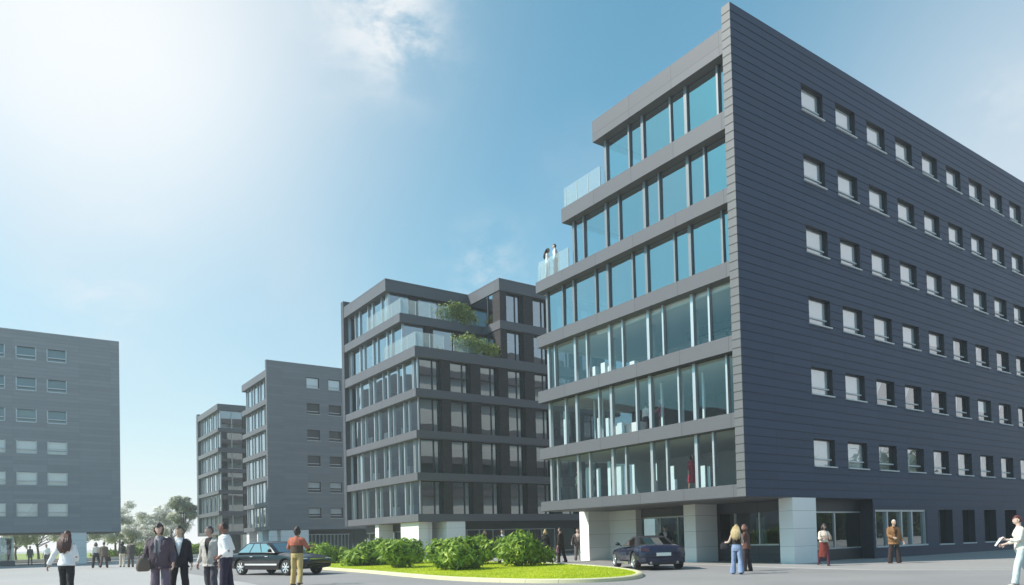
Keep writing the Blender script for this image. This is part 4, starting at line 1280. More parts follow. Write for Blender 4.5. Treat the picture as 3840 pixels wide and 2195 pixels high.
def sedan():
    # heading: nose towards the viewer's right and slightly closer
    hx, hy = 0.36, -0.933
    rz = math.atan2(-hx, hy)
    p = thing('sedan', 'long black sedan parked by the planted island, its pale windows catching the sky', 'car', (10.02, 32.15, 0.004), rz)
    L, Wd = 5.25, .93
    tab = [(-2.62, .70, .42, .62, .72), (-2.55, .80, .34, .70, .86), (-2.35, .88, .28, .76, .95), (-1.7, .92, .24, .80, .98), (-.9, .93, .22, .82, .98), (.6, .93, .22, .82, .97), (1.1, .93, .22, .80, .95), (1.7, .92, .24, .76, .88), (2.3, .88, .27, .68, .77), (2.52, .80, .32, .60, .68), (2.62, .66, .40, .54, .60)]
    ax = (-1.42, 1.58)
    body = car_body(p, tab, M['car_black'], ax, .335, 1.58)
    cabin(p, (-1.75, 1.02, .86, .955), (-1.15, .26, .68, 1.40), M['car_black'], M['car_black'], 3, True)
    for ya in ax:
        for s in (-1, 1):
            wheel(p, s * (.79 - .02), ya, .335, .21, s)
    for s in (-1, 1):
        g = MB(); g.box(s * .935 - .012, -1.0, .43, s * .935 + .012, 1.12, .50); local_part(g, 'side_trim', M['chrome'], body)
        g = MB(); g.tube([(s * .90, .78, .98), (s * .99, .80, 1.02)], .02, 6); g.ellipsoid((s * 1.04, .80, 1.05), (.10, .06, .075), 12, 8); local_part(g, 'wing_mirror', M['plastic'], p, smooth=60)
        g = MB(); g.loft([[(s * .50, 2.50, .56), (s * .84, 2.40, .56), (s * .82, 2.38, .70), (s * .50, 2.46, .70)], [(s * .50, 2.575, .56), (s * .80, 2.47, .56), (s * .79, 2.43, .69), (s * .50, 2.52, .69)]]); local_part(g, 'headlight', M['lamp_clear'], p, fix=True)
        g = MB(); g.box(s * .55, -2.61, .62, s * .78, -2.5, .78); local_part(g, 'tail_light', M['lamp_red'], p)
        for y in (-.55, .45):
            g = MB(); g.box(s * .938 - .012, y - .09, .79, s * .938 + .012, y + .09, .82); local_part(g, 'door_handle', M['chrome'], body)
    g = MB()
    g.box(-.42, 2.50, .50, .42, 2.60, .53); g.box(-.42, 2.50, .66, .42, 2.58, .69)
    for k in range(13): g.box(-.40 + .065 * k, 2.5, .53, -.385 + .065 * k, 2.585, .66)
    local_part(g, 'grille', M['chrome'], p)
    g = MB(); g.loft([[(-.80, 2.46, z), (-.62, 2.64, z), (0, 2.69, z), (.62, 2.64, z), (.80, 2.46, z), (.6, 2.4, z), (-.6, 2.4, z)] for z in (.34, .46)]); local_part(g, 'bumper', M['car_black'], p, smooth=30, fix=True)
sedan()
def convertible():
    hx, hy = 0.47, 0.883
    rz = math.atan2(-hx, hy)
    p = thing('convertible', 'dark blue sports convertible with a black soft top, seen from behind', 'car', (20.98, 20.75, 0.016), rz)
    tab = [(-2.08, .62, .40, .62, .80), (-2.03, .78, .30, .66, .88), (-1.85, .90, .25, .72, .94), (-1.4, .96, .22, .76, .94), (-.9, .955, .20, .74, .90), (-.2, .92, .19, .70, .86), (.5, .92, .19, .70, .86), (1.0, .94, .20, .72, .84), (1.5, .94, .21, .68, .78), (1.95, .86, .24, .58, .66), (2.15, .72, .30, .50, .56), (2.2, .55, .36, .46, .5)]
    ax = (-1.32, 1.34)
    body = car_body(p, tab, M['car_navy'], ax, .335, 1.66)
    cabin(p, (-1.30, .72, .80, .88), (-.72, .02, .60, 1.23), M['soft_top'], M['soft_top'], 1, True, rear=False)
    for ya in ax:
        for s in (-1, 1):
            wheel(p, s * (.83 - .01), ya, .335, .24, s)
    for s in (-1, 1):
        g = MB(); g.loft([[(s * .52, -2.06, .70), (s * .83, -1.95, .70), (s * .82, -1.92, .82), (s * .54, -2.02, .82)], [(s * .52, -2.10, .70), (s * .84, -2.0, .70), (s * .83, -1.97, .81), (s * .54, -2.06, .81)]]); local_part(g, 'tail_light', M['lamp_red'], p, fix=True)
        g = MB(); g.tube([(s * .86, .48, .88), (s * .96, .5, .94)], .02, 6); g.ellipsoid((s * 1.02, .50, .97), (.10, .06, .07), 12, 8); local_part(g, 'wing_mirror', M['car_navy'], p, smooth=60)
        g = MB(); g.loft([[(s * .45, 2.1, .5), (s * .75, 1.95, .5), (s * .74, 1.9, .6), (s * .46, 2.02, .6)], [(s * .45, 2.18, .5), (s * .74, 2.0, .5), (s * .73, 1.95, .6), (s * .46, 2.08, .6)]]); local_part(g, 'headlight', M['lamp_clear'], p, fix=True)
        g = MB(); g.box(s * .955 - .02, -.80, .20, s * .955 + .012, .86, .30); local_part(g, 'side_skirt', M['chrome'], body)
        g = MB(); g.tube([(s * .5, -2.0, .27), (s * .5, -2.14, .27)], .05, 12); local_part(g, 'exhaust_pipe', M['chrome'], p, smooth=40)
    g = MB(); g.box(-.27, -2.125, .52, .27, -2.10, .64); local_part(g, 'number_plate', M['plate'], p)
    g = MB(); g.loft([[(-.86, -1.9, z), (-.70, -2.12, z), (0, -2.16, z), (.70, -2.12, z), (.86, -1.9, z), (.6, -1.8, z), (-.6, -1.8, z)] for z in (.30, .46)]); local_part(g, 'bumper', M['car_navy'], p, smooth=30, fix=True)
    g = MB(); g.box(-.55, -2.14, .20, .55, -1.95, .30); local_part(g, 'diffuser', M['plastic'], p)
convertible()
# ------------------------------------------------------------------ people
M['eye'] = mat('eye', (0.02, 0.018, 0.016), 0.2, var=0.0)
_mc = {}
def cmat(kind, col):
    k = (kind, col)
    if k not in _mc:
        if kind == 'skin': _mc[k] = mat('skin', col, 0.5, var=0.08, scale=12)
        elif kind == 'hair': _mc[k] = mat('hair', col, 0.45, var=0.45, scale=22, bump=0.6, bscale=60)
        else: _mc[k] = mat('cloth', col, 0.85, var=0.14, scale=9, bump=0.25, bscale=120)
    return _mc[k]
AWAY, RIGHT = Vector((0.574, 0.8185, 0)), Vector((0.8185, -0.574, 0))
def V(*a): return Vector(a)

def limb_dirs(side, abd, fwd, bend, inw):
    """Unit vectors of upper arm and forearm; local axes: x right, y ahead, z up."""
    a, f, b = R(abd), R(fwd), R(bend)
    u = V(side * math.sin(a), math.cos(a) * math.sin(f), -math.cos(a) * math.cos(f))
    w = Matrix.Rotation(b, 3, 'X') @ u
    w = Matrix.Rotation(side * R(inw), 3, 'Z') @ w
    return u.normalized(), w.normalized()

def head_rings(scale, c, yaw, pitch, hair=None, feat=True, grow=1.0, nu=28, nv=20):
    rot = Matrix.Rotation(yaw, 3, 'Z') @ Matrix.Rotation(pitch, 3, 'X')
    rx, ry, rz = .074 * grow, .096 * grow, .120 * (grow if grow == 1 else 1 + (grow - 1) * .8)
    def fn(d):
        x, y, z = d.x * rx, d.y * ry, d.z * rz
        t = max(0.0, -d.z - .15)
        x *= 1 - .42 * t * t * 1.2 - .10 * t
        if d.y < 0: y *= 1 - .35 * t
        if feat:
            fy = max(0, d.y)
            n = math.exp(-((d.x / .17) ** 2) - ((d.z + .10) / .20) ** 2) * fy
            y += .023 * n
            for s in (-1, 1):
                y -= .010 * math.exp(-(((d.x - s * .36) / .17) ** 2) - ((d.z - .10) / .12) ** 2) * fy
            y += .006 * math.exp(-((d.z - .26) / .09) ** 2) * fy * fy
            y += .007 * math.exp(-((d.x / .26) ** 2) - ((d.z + .50) / .10) ** 2) * fy
            y += .009 * math.exp(-((d.x / .22) ** 2) - ((d.z + .80) / .14) ** 2)
        return V(x, y, z)
    rings, dirs = [], []
    for j in range(1, nv):
        ph = math.pi * j / nv - math.pi / 2
        ring, dr = [], []
        for k in range(nu):
            th = 2 * math.pi * k / nu
            d = V(math.cos(ph) * math.cos(th), math.cos(ph) * math.sin(th), math.sin(ph))
            ring.append(c + (rot @ fn(d)) * scale); dr.append(d)
        rings.append(ring); dirs.append(dr)
    return rings, dirs, rot

def remesh(mb, name, voxel, smooth=3, wrinkle=0.0, seed=0, stretch=(1, 1, .45)):
    me = mb.mesh(name)
    me = evaluate(me, [('REMESH', dict(mode='VOXEL', voxel_size=voxel)), ('SMOOTH', dict(factor=.5, iterations=smooth))], name)
    if wrinkle:
        n = len(me.vertices)
        co = np.empty(n * 3); me.vertices.foreach_get('co', co); co = co.reshape(-1, 3)
        no = np.empty(n * 3); me.vertices.foreach_get('normal', no); no = no.reshape(-1, 3)
        for i in range(n):
            p = Vector((co[i, 0] * 11 * stretch[0] + seed * 7.1, co[i, 1] * 11 * stretch[1], co[i, 2] * 11 * stretch[2] + co[i, 0] * 4))
            q = noise.noise(p) + .5 * noise.noise(p * 2.3)
            co[i] += no[i] * (wrinkle * q)
        me.vertices.foreach_set('co', co.ravel()); me.update()
    return me

def person(label, x, y, h, face, skin=(.45, .28, .21), hair=('short', (.03, .022, .018)), sex='m', top=None, coat=None, legs=None, shoe=(.02, .018, .017),
           arms=((8, 0, 12, 0), (8, 0, 12, 0)), stance=((4, 4, 3), (-4, 4, 3)), lean=2, yaw=0, pitch=0, z=0.0, voxel=.012, group=None, extra=None, torso_w=1.0):
    """face: degrees clockwise from walking away; arms: (out, ahead, elbow, inward) left and right; stance: (ahead, knee, out)."""
    f = AWAY * math.cos(R(face)) + RIGHT * math.sin(R(face))
    p = thing('person', label, 'person', (x, y, z), math.atan2(-f.x, f.y), group)
    s = h / 1.75
    fem = sex == 'f'
    # skeleton (unit figure 1.75 m tall)
    hipx = .088
    thigh, shin = .43, .41
    feet = []
    low = 1e9
    for side, (fw, kb, out) in zip((-1, 1), stance):
        a, o = R(fw), R(out)
        u = V(side * math.sin(o), math.cos(o) * math.sin(a), -math.cos(o) * math.cos(a))
        w = Matrix.Rotation(-R(kb), 3, 'X') @ u
        hp = V(side * hipx, 0, .925)
        kn = hp + u * thigh
        an = kn + w * shin
        feet.append((hp, kn, an, w))
        low = min(low, an.z)
    dz = .075 - low
    L = Matrix.Rotation(-R(lean), 3, 'X')
    piv = V(0, 0, .95)
    def T(v): return L @ (v - piv) + piv + V(0, 0, dz)
    feet = [(a + V(0, 0, dz), b + V(0, 0, dz), c + V(0, 0, dz), w) for a, b, c, w in feet]
    shx = (.148 if fem else .172) * torso_w
    arm = []
    for side, (ab, fw, bd, inw) in zip((-1, 1), arms):
        S = T(V(side * shx, -.01, 1.398))
        u, w = limb_dirs(side, ab, fw, bd, inw)
        E_ = S + u * .285
        Wr = E_ + w * .255
        arm.append((S, E_, Wr, u, w, side))
    if fem:
        tor = [(.86, .135, .105, 0), (.94, .168, .115, -.01), (1.02, .150, .10, 0), (1.10, .124, .088, .0), (1.18, .130, .09, .0), (1.27, .150, .115, .015), (1.36, .155, .10, .0), (1.42, .13, .075, -.01), (1.455, .07, .06, -.005)]
    else:
        tor = [(.86, .135, .10, 0), (.94, .160, .115, 0), (1.02, .152, .108, 0), (1.10, .148, .10, .0), (1.20, .16, .108, .0), (1.30, .178, .118, .005), (1.38, .18, .105, .0), (1.43, .145, .08, -.01), (1.465, .075, .065, -.005)]
    tor = [(z_, a * torso_w, b * torso_w, o) for z_, a, b, o in tor]
    def ring(z_, a, b, o, n=16, sq=.0):
        return [T(V(a * math.copysign(abs(math.cos(t)) ** (1 - sq), math.cos(t)), o + b * math.sin(t), z_)) * s for t in (2 * math.pi * k / n for k in range(n))]
    nb = T(V(0, .0, 1.45)); hc = T(V(0, .022, 1.63))
    # ---- body
    b = MB()
    b.loft([ring(*q) for q in tor])
    b.tube([nb * s, T(V(0, .012, 1.56)) * s], [.056 * s, .052 * s], 12)
    for (S, E_, Wr, u, w, side) in arm:
        b.tube([S * s, (S * .55 + E_ * .45) * s, E_ * s], [.050 * s, .044 * s, .038 * s], 12)
        b.tube([E_ * s, (E_ * .7 + Wr * .3) * s, Wr * s], [.038 * s, .039 * s, .026 * s], 12)
        b.ellipsoid(S * s, (.052 * s,) * 3, 10, 8)
        pe = Wr + w * .085
        ax = w.cross(V(side, 0, 0)); ax = ax.normalized() if ax.length > .1 else V(0, 1, 0)
        k0 = MB()
        b.tube([(Wr - w * .02) * s, (Wr + w * .04) * s, pe * s], [(.026 * s, .02 * s), (.016 * s, .038 * s), (.013 * s, .036 * s)] if abs(w.y) < .8 else [.024 * s, .028 * s, .024 * s], 10)
    for (hp, kn, an, w) in feet:
        b.tube([(hp + V(0, 0, .03)) * s, (hp * .5 + kn * .5) * s, kn * s], [.088 * s, .072 * s, .056 * s], 12)
        b.tube([kn * s, (kn * .68 + an * .32) * s, an * s], [.055 * s, .056 * s, .036 * s], 12)
    hr, hd, rot = head_rings(s, hc * s, R(yaw), R(pitch))
    b.loft(hr)
    me = remesh(b, 'body', max(.0095, voxel * .85) * s, 1)
    # finger chains, eyes and lips joined into the same mesh
    x_ = MB()
    for (S, E_, Wr, u, w, side) in arm:
        pe = Wr + w * .08
        acr = w.cross(V(side, 0, 0))
        acr = acr.normalized() if acr.length > .1 else V(0, 0, 1)
        if acr.y < 0 and abs(w.y) < .8: acr = -acr
        pal = w.cross(acr).normalized()
        if pal.x * side > 0: pal = -pal
        for q, (o, l) in enumerate(((.027, .068), (.009, .078), (-.009, .072), (-.026, .056))):
            a0 = pe - w * .012 + acr * o
            a1 = pe + w * (l * .5) + acr * (o * 1.1) + pal * (.006 + .003 * q)
            a2 = pe + w * (l * .85) + acr * (o * 1.1) + pal * (.024 + .004 * q)
            a3 = pe + w * (l * .98) + acr * (o * 1.05) + pal * (.046 + .004 * q)
            x_.tube([a0 * s, a1 * s, a2 * s, a3 * s], [.0095 * s, .009 * s, .0078 * s, .006 * s], 7)
        t0 = Wr + w * .03 + acr * .026
        x_.tube([t0 * s, (t0 + w * .03 + acr * .028 + pal * .008) * s, (t0 + w * .062 + acr * .036 + pal * .018) * s], [.012 * s, .0105 * s, .007 * s], 7)
    nb_sk = len(x_.f)
    for sd in (-1, 1):
        x_.ellipsoid((hc + rot @ V(sd * .028, .0865, .012)) * s, (.0135 * s, .008 * s, .008 * s), 8, 6, mi=1)
        x_.ellipsoid((hc + rot @ V(sd * .029, .0885, .034)) * s, (.019 * s, .007 * s, .0045 * s), 8, 6, mi=1)
        x_.ellipsoid((hc + rot @ V(sd * .076, -.005, -.005)) * s, (.012 * s, .022 * s, .034 * s), 8, 6)
    x_.ellipsoid((hc + rot @ V(0, .096, -.060)) * s, (.024 * s, .008 * s, .007 * s), 10, 6, mi=2)
    xm = x_.mesh('piece')
    bm = bmesh.new(); bm.from_mesh(me); bm.from_mesh(xm)
    bm.to_mesh(me); bm.free(); bpy.data.meshes.remove(xm)
    me.materials.clear()
    lip = tuple(c * q for c, q in zip(skin, (.85, .55, .55)))
    body = link('body', me, [cmat('skin', skin), M['eye'], cmat('skin', lip)], p, smooth=180)
    # ---- trousers / skirt
    def garment(mb, name, col, vox=voxel, wr=.010, seed=1, stretch=(1, 1, .45), cut=None, mats=None):
        g = remesh(mb, name, vox * s, 2, wr * s, seed, stretch)
        if cut:
            bm = bmesh.new(); bm.from_mesh(g)
            bmesh.ops.delete(bm, geom=[f_ for f_ in bm.faces if cut(f_.calc_center_median() / s)], context='FACES')
            bm.to_mesh(g); bm.free()
        g.materials.clear()
        return link(name, g, cmat('cloth', col), p, smooth=180)
    sd_ = int(abs(x * 10 + y * 3)) % 17
    if legs:
        col, style = legs[0], legs[1]
        g = MB()
        if style == 'skirt':
            g.loft([ring(.40, .215, .175, 0, 20), ring(.56, .22, .17, 0, 20), ring(.75, .20, .155, 0, 20), ring(.92, .185, .135, -.01, 20), ring(1.05, .145, .108, 0, 20)])
        else:
            ka, kk = {'slim': (.055, .070), 'suit': (.085, .085), 'flare': (.115, .080), 'wide': (.11, .10)}[style]
            g.loft([ring(.83, .16, .125, 0), ring(.93, .182, .135, -.005), ring(1.0, .170, .125, 0), ring(1.055, .160, .115, 0)])
            for (hp, kn, an, w) in feet:
                a2 = an + w * .03
                g.tube([(hp + V(0, 0, .03)) * s, (hp * .5 + kn * .5) * s, kn * s, (kn * .5 + a2 * .5) * s, a2 * s], [.100 * s, .088 * s, kk * .92 * s, (kk + ka) * .47 * s, ka * .95 * s], 14)
        garment(g, 'skirt' if style == 'skirt' else 'trousers', col, wr=.011, seed=sd_)
        if style == 'skirt' and len(legs) > 2:
            g = MB()
            for (hp, kn, an, w) in feet: g.tube([(hp * .4 + kn * .6) * s, kn * s, (kn * .65 + an * .35) * s, an * s], [.078 * s, .064 * s, .063 * s, .044 * s], 12)
            garment(g, 'tights', legs[2], wr=.002)
    g = MB()
    for (hp, kn, an, w) in feet:
        tilt = Matrix.Rotation(math.atan2(-w.y, -w.z) * .5, 3, 'X')
        def F(a, b_, c): return (an + tilt @ V(a, b_, c)) * s
        rr = []
        for (yy, ww, h0, h1) in ((-.085, .026, -.072, .0), (-.06, .036, -.074, .04), (0.0, .038, -.074, .035), (.06, .042, -.074, -.015), (.12, .046, -.074, -.03), (.165, .038, -.073, -.042), (.185, .02, -.070, -.052)):
            rr.append([F(ww * math.cos(t), yy, (h0 + h1) / 2 + (h1 - h0) / 2 * math.sin(t)) for t in (2 * math.pi * k / 12 for k in range(12))])
        g.loft(rr)
    o = g.build('shoes', cmat('cloth', shoe), p, smooth=60, off=(0, 0, 0), fix=True)
    # ---- shirt or blouse under or instead of the coat
    def torso_garment(name, col, hem, puff, sleeve, neck=1.47, cut=None, hem_flare=1.0, wr=.012, sl_r=1.0, stretch=(1, 1, .45)):
        g = MB()
        rr = []
        zs = [hem] + [q[0] for q in tor if q[0] > hem + .03 and q[0] < neck] + [neck]
        for z_ in zs:
            if z_ < tor[0][0]:
                a, b_, o_ = tor[1][1] * 1.04, tor[1][2] * 1.05, 0
            else:
                k = max(i for i in range(len(tor)) if tor[i][0] <= z_ + 1e-6)
                q0, q1 = tor[k], tor[min(k + 1, len(tor) - 1)]
                t = 0 if q1[0] == q0[0] else (z_ - q0[0]) / (q1[0] - q0[0])
                a, b_, o_ = (q0[i] + (q1[i] - q0[i]) * t for i in (1, 2, 3))
            fl = hem_flare if z_ == hem else 1
            pf = puff if z_ < 1.34 else puff * (.7 if z_ < 1.40 else .45)
            waist = 0.012 if (not fem and 1.0 < z_ < 1.2) else 0
            rr.append(ring(z_, (a + pf + waist) * fl, (b_ + pf + waist) * fl, o_, 20))
        g.loft(rr)
        for (S, E_, Wr, u, w, side) in arm:
            g.ellipsoid((S + V(-side * .012, 0, -.004)) * s, ((.051 + puff * .40) * s,) * 3, 12, 8)
            if sleeve > 0:
                e1 = E_ if sleeve >= .5 else S + u * (.285 * sleeve * 2)
                ra = (.052 + puff * .48) * sl_r
                g.tube([S * s, (S * .5 + e1 * .5) * s, e1 * s], [ra * s, ra * .95 * s, ra * .88 * s], 14)
                if sleeve > .5:
                    t = (sleeve - .5) * 2
                    e2 = E_ + w * (.255 * t)
                    g.tube([E_ * s, (E_ * .5 + e2 * .5) * s, e2 * s], [ra * .86 * s, ra * .82 * s, ra * .70 * s], 14)
        return garment(g, name, col, wr=wr, seed=sd_ + 3, cut=cut, stretch=stretch)
    if top:
        torso_garment(top.get('name', 'shirt'), top['col'], top.get('hem', 1.0), top.get('puff', .014), top.get('sleeve', 1.0) if not coat else 0.0, top.get('neck', 1.475), hem_flare=top.get('flare', 1.0), wr=.010, sl_r=top.get('sl', 1.0))
    if coat:
        op = coat.get('open', .07)
        hem = coat.get('hem', .83)
        low_ = coat.get('low', 1.12)
        iT = Matrix.Rotation(R(lean), 3, 'X')
        def cut(c):
            q = iT @ (c - piv - V(0, 0, dz)) + piv
            if q.y < .03 or q.z > 1.5: return False
            if q.z > low_: return abs(q.x) < op * min(1, (q.z - low_) / (1.44 - low_)) + .004
            return abs(q.x) < coat.get('gap', .0) + (max(0, low_ - .12 - q.z) * coat.get('tail', .12))
        torso_garment(coat.get('name', 'jacket'), coat['col'], hem, coat.get('puff', .034), coat.get('sleeve', .97), 1.475, cut=cut, hem_flare=coat.get('flare', 1.06), wr=coat.get('wr', .011))
        if coat.get('scarf'):
            g = MB(); g.loft([ring(1.40, .085, .09, .02), ring(1.44, .088, .09, .015), ring(1.49, .075, .08, .01), ring(1.50, .05, .05, .01)])
            g.tube([T(V(-.03, .12, 1.43)) * s, T(V(-.04, .15, 1.28)) * s, T(V(-.05, .15, 1.08)) * s], [(.035 * s, .012 * s)] * 3, 10)
            g.tube([T(V(.05, .12, 1.43)) * s, T(V(.05, .155, 1.3)) * s, T(V(.05, .155, 1.14)) * s], [(.03 * s, .012 * s)] * 3, 10)
            garment(g, 'scarf', coat['scarf'], wr=.008)
        if coat.get('tie'):
            g = MB(); g.loft([[T(V(a * w_, .118 + yy, zz)) * s for a, yy in ((-1, 0), (1, 0), (1, .012), (-1, .012))] for w_, zz in ((.012, 1.42), (.016, 1.40), (.02, 1.25), (.028, 1.10), (.005, 1.06))])
            g.build('tie', cmat('cloth', coat['tie']), p, off=(0, 0, 0), fix=True)
    # ---- hair
    style, hcol = hair
    if style != 'none':
        grow = {'short': 1.075, 'crop': 1.05, 'curly': 1.30, 'long': 1.13, 'bob': 1.16, 'fringe': 1.03, 'cap': 1.1, 'bun': 1.09}[style]
        rr, dd, rot = head_rings(s, hc * s, R(yaw), R(pitch), feat=False, grow=grow, nu=26, nv=20)
        g = MB()
        g.loft(rr)
        hm = g.mesh('hair')
        line = {'short': .30, 'crop': .42, 'curly': .30, 'long': .32, 'bob': .28, 'fringe': .1, 'cap': .22, 'bun': .4}[style]
        back = {'short': -.55, 'crop': -.35, 'curly': -.75, 'long': -1.1, 'bob': -1.1, 'fringe': -.5, 'cap': -.2, 'bun': -.6}[style]
        bm = bmesh.new(); bm.from_mesh(hm)
        iv = rot.inverted()
        kill = []
        for f_ in bm.faces:
            d = iv @ (f_.calc_center_median() / s - hc); d = V(d.x / .08, d.y / .1, d.z / .125).normalized()
            if style == 'fringe':
                if d.z > .38 or d.y > .1 or d.z < back: kill.append(f_)
            elif d.y > ({'curly': .55, 'bob': .45, 'long': .4}.get(style, .25) if d.z < .12 else .08) and d.z < line + .25 * abs(d.x): kill.append(f_)
            elif d.z < back or (d.z < -.15 and d.y > -.05 and style in ('short', 'crop', 'cap', 'bun')): kill.append(f_)
        bmesh.ops.delete(bm, geom=kill, context='FACES')
        for v_ in bm.verts:
            q = v_.co * (24 / s)
            v_.co += (v_.co - hc * s).normalized() * (s * ((.006 if style != 'curly' else .022) * noise.noise(q) + (.004 * noise.noise(q * 2.7))))
        bm.to_mesh(hm); bm.free()
        hx = MB()
        if style == 'long':
            for k in range(9):
                a = (k - 4) / 4
                b0 = hc + rot @ V(a * .072, -.05 - .035 * (1 - a * a), .045)
                e0 = T(V(a * .118, -.125 - .045 * (1 - a * a), 1.20 + .06 * a * a + .02 * math.sin(k * 2.1)))
                m0 = b0 * .5 + e0 * .5 + V(a * .035, -.035, .03)
                hx.tube([b0 * s, m0 * s, (m0 * .35 + e0 * .65 + V(0, -.015, 0)) * s, e0 * s], [.034 * s, .042 * s, .042 * s, .014 * s], 9)
        if style == 'bob':
            for k in range(9):
                a = -.4 + (math.pi + .8) * k / 8
                b0 = hc + rot @ V(.078 * math.cos(a), -.082 * math.sin(a), .02)
                e0 = hc + rot @ V(.092 * math.cos(a), -.092 * math.sin(a) - .005, -.15)
                hx.tube([b0 * s, (b0 * .5 + e0 * .5) * s, e0 * s], [.028 * s, .032 * s, .016 * s], 8)
        if style == 'bun':
            hx.ellipsoid((hc + rot @ V(0, -.11, .05)) * s, (.045 * s, .045 * s, .045 * s), 12, 8)
        if hx.v:
            q = hx.mesh('piece')
            bm = bmesh.new(); bm.from_mesh(hm); bm.from_mesh(q); bm.to_mesh(hm); bm.free(); bpy.data.meshes.remove(q)
        link('hair', hm, cmat('hair', hcol), p, smooth=180)
    # hand positions in the world, for what they hold
    rzm = Matrix.Rotation(p.rotation_euler.z, 3, 'Z')
    return p, [rzm @ ((Wr + w * .09) * s) + p.location for (S, E_, Wr, u, w, side) in arm], rzm, s

BLK = (.012, .012, .015); WHT = (.78, .78, .80); DK = (.022, .019, .018)
BRN = (.035, .02, .013)
P = {}
def add(key, *a, **k):
    P[key] = person(*a, **k)
PV = .0105
add('w1', 'person with long dark brown hair seen from behind, in white blouse and black trousers', 1.42, 21.35, 1.80, -4, sex='f', hair=('long', (.070, .026, .018)), voxel=PV,
    top=dict(col=WHT, hem=.90, puff=.034, sleeve=.98, flare=1.06, sl=1.1, name='blouse'), legs=(BLK, 'suit'), arms=((30, -6, 14, 0), (12, 4, 62, 38)), stance=((10, 4, 4), (-8, 10, 4)))
add('w2', 'person with dark curly hair in a mauve brown coat and purple grey trousers', 3.02, 18.18, 1.84, 172, hair=('curly', (.035, .024, .022)), skin=(.58, .38, .31), voxel=PV, torso_w=1.12,
    top=dict(col=(.20, .17, .19)), coat=dict(col=(.085, .058, .075), hem=.80, puff=.05, open=.10, scarf=(.30, .27, .29), low=1.0, flare=1.1, name='coat', wr=.016), legs=((.155, .115, .16), 'wide'), arms=((14, 2, 28, 6), (16, 4, 40, 14)), yaw=R(0) + 6, stance=((5, 4, 4), (-3, 6, 4)))
add('w3', 'person in a black suit and open collared white shirt, standing beside the mauve coat', 3.56, 18.91, 1.82, 160, hair=('short', (.04, .033, .024)), skin=(.52, .37, .27), voxel=PV, top=dict(col=WHT), coat=dict(col=(.017, .015, .023), hem=.80, open=.085, low=1.06, tail=.06), legs=((.014, .012, .018), 'suit'), arms=((10, -4, 22, 4), (12, 2, 12, 0)), stance=((4, 3, 4), (-2, 3, 7)), yaw=-14)
add('w4', 'person in a pale beige jacket over a black shirt, facing the white shirt', 4.33, 19.17, 1.82, 190, hair=('short', (.06, .04, .045)), skin=(.52, .32, .26), voxel=PV, top=dict(col=(.025, .022, .026)), coat=dict(col=(.50, .465, .43), hem=.80, open=.075, low=1.02, tail=.16, puff=.038), legs=((.075, .07, .09), 'suit'), arms=((12, 2, 14, 4), (12, -2, 18, 6)), stance=((10, 6, 4), (-6, 8, 3)), yaw=-32, pitch=2)
add('w5', 'person in a white shirt and dark navy trousers, in profile beside the black sedan', 4.26, 17.42, 1.86, -98, hair=('crop', (.022, .012, .011)), skin=(.20, .09, .07), voxel=PV, top=dict(col=(.82, .82, .83), puff=.030, sleeve=.82, hem=.99, sl=1.15), legs=((.020, .014, .036), 'suit'), arms=((6, -22, 80, 22), (8, -18, 86, 18)), stance=((4, 4, 3), (-5, 6, 3)))
add('w6', 'person in an orange and brown top and tan trousers, seen from behind', 7.71, 22.80, 1.84, 12, hair=('curly', (.028, .014, .012)), skin=(.25, .12, .08), voxel=PV, torso_w=1.04, top=dict(col=(.075, .045, .025), hem=.98, puff=.026, sleeve=.4), coat=dict(col=(.42, .125, .075), hem=1.20, puff=.040, open=.0, low=1.6, sleeve=.62, flare=1.0, gap=-1, tail=0, name='vest'), legs=((.50, .37, .15), 'suit'), arms=((24, 8, 86, 20), (26, 12, 88, 20)), stance=((2, 6, 4), (-5, 14, 5)), shoe=(.10, .065, .045))
FV = .017
FG = 'people walking in the distance on the left'
add('f1', 'far person in a white top and dark trousers before the dark underpass', 3.13, 66.77, 1.78, 170, hair=('short', DK), top=dict(col=(.72, .74, .70), hem=.95, sleeve=.6), legs=((.10, .085, .09), 'slim'), voxel=FV, group=FG)
add('f2', 'faint tiny grey person farthest off, deep below the left building', 2.50, 80.5, 1.75, 150, hair=('short', DK), top=dict(col=(.32, .32, .27)), legs=((.28, .30, .27), 'slim'), voxel=FV, group=FG)
add('f3', 'far person in a cream top and black trousers striding beside a companion', 5.55, 57.46, 1.82, -40, sex='f', hair=('bob', (.14, .09, .07)), skin=(.5, .34, .26), top=dict(col=(.72, .68, .60), hem=.95, sleeve=.9), legs=((.025, .028, .028), 'suit'), stance=((22, 10, 4), (-20, 12, 4)), voxel=FV, group=FG)
add('f4', 'far person in a brown grey jacket walking on the right of the cream topped companion', 5.99, 57.15, 1.82, -20, hair=('short', (.06, .045, .03)), top=dict(col=(.3, .27, .22)), coat=dict(col=(.16, .12, .09), hem=.82), legs=((.11, .07, .07), 'suit'), stance=((-18, 12, 4), (20, 8, 4)), voxel=FV, group=FG)
add('f5', 'far person in a dark top and pale cream trousers, beside a taller grey coat', 7.22, 58.15, 1.80, -10, sex='f', hair=('bob', DK), top=dict(col=(.05, .05, .04), hem=.92, puff=.03), legs=((.70, .60, .48), 'suit'), voxel=FV, group=FG)
add('f6', 'far person in a long dark grey coat, the right one of a close pair', 7.50, 56.21, 1.84, -14, hair=('short', (.10, .085, .07)), top=dict(col=(.1, .1, .09)), coat=dict(col=(.085, .07, .065), hem=.55, puff=.04, open=0, name='coat'), legs=((.13, .09, .07), 'suit'), voxel=FV, group=FG)
MV = .014
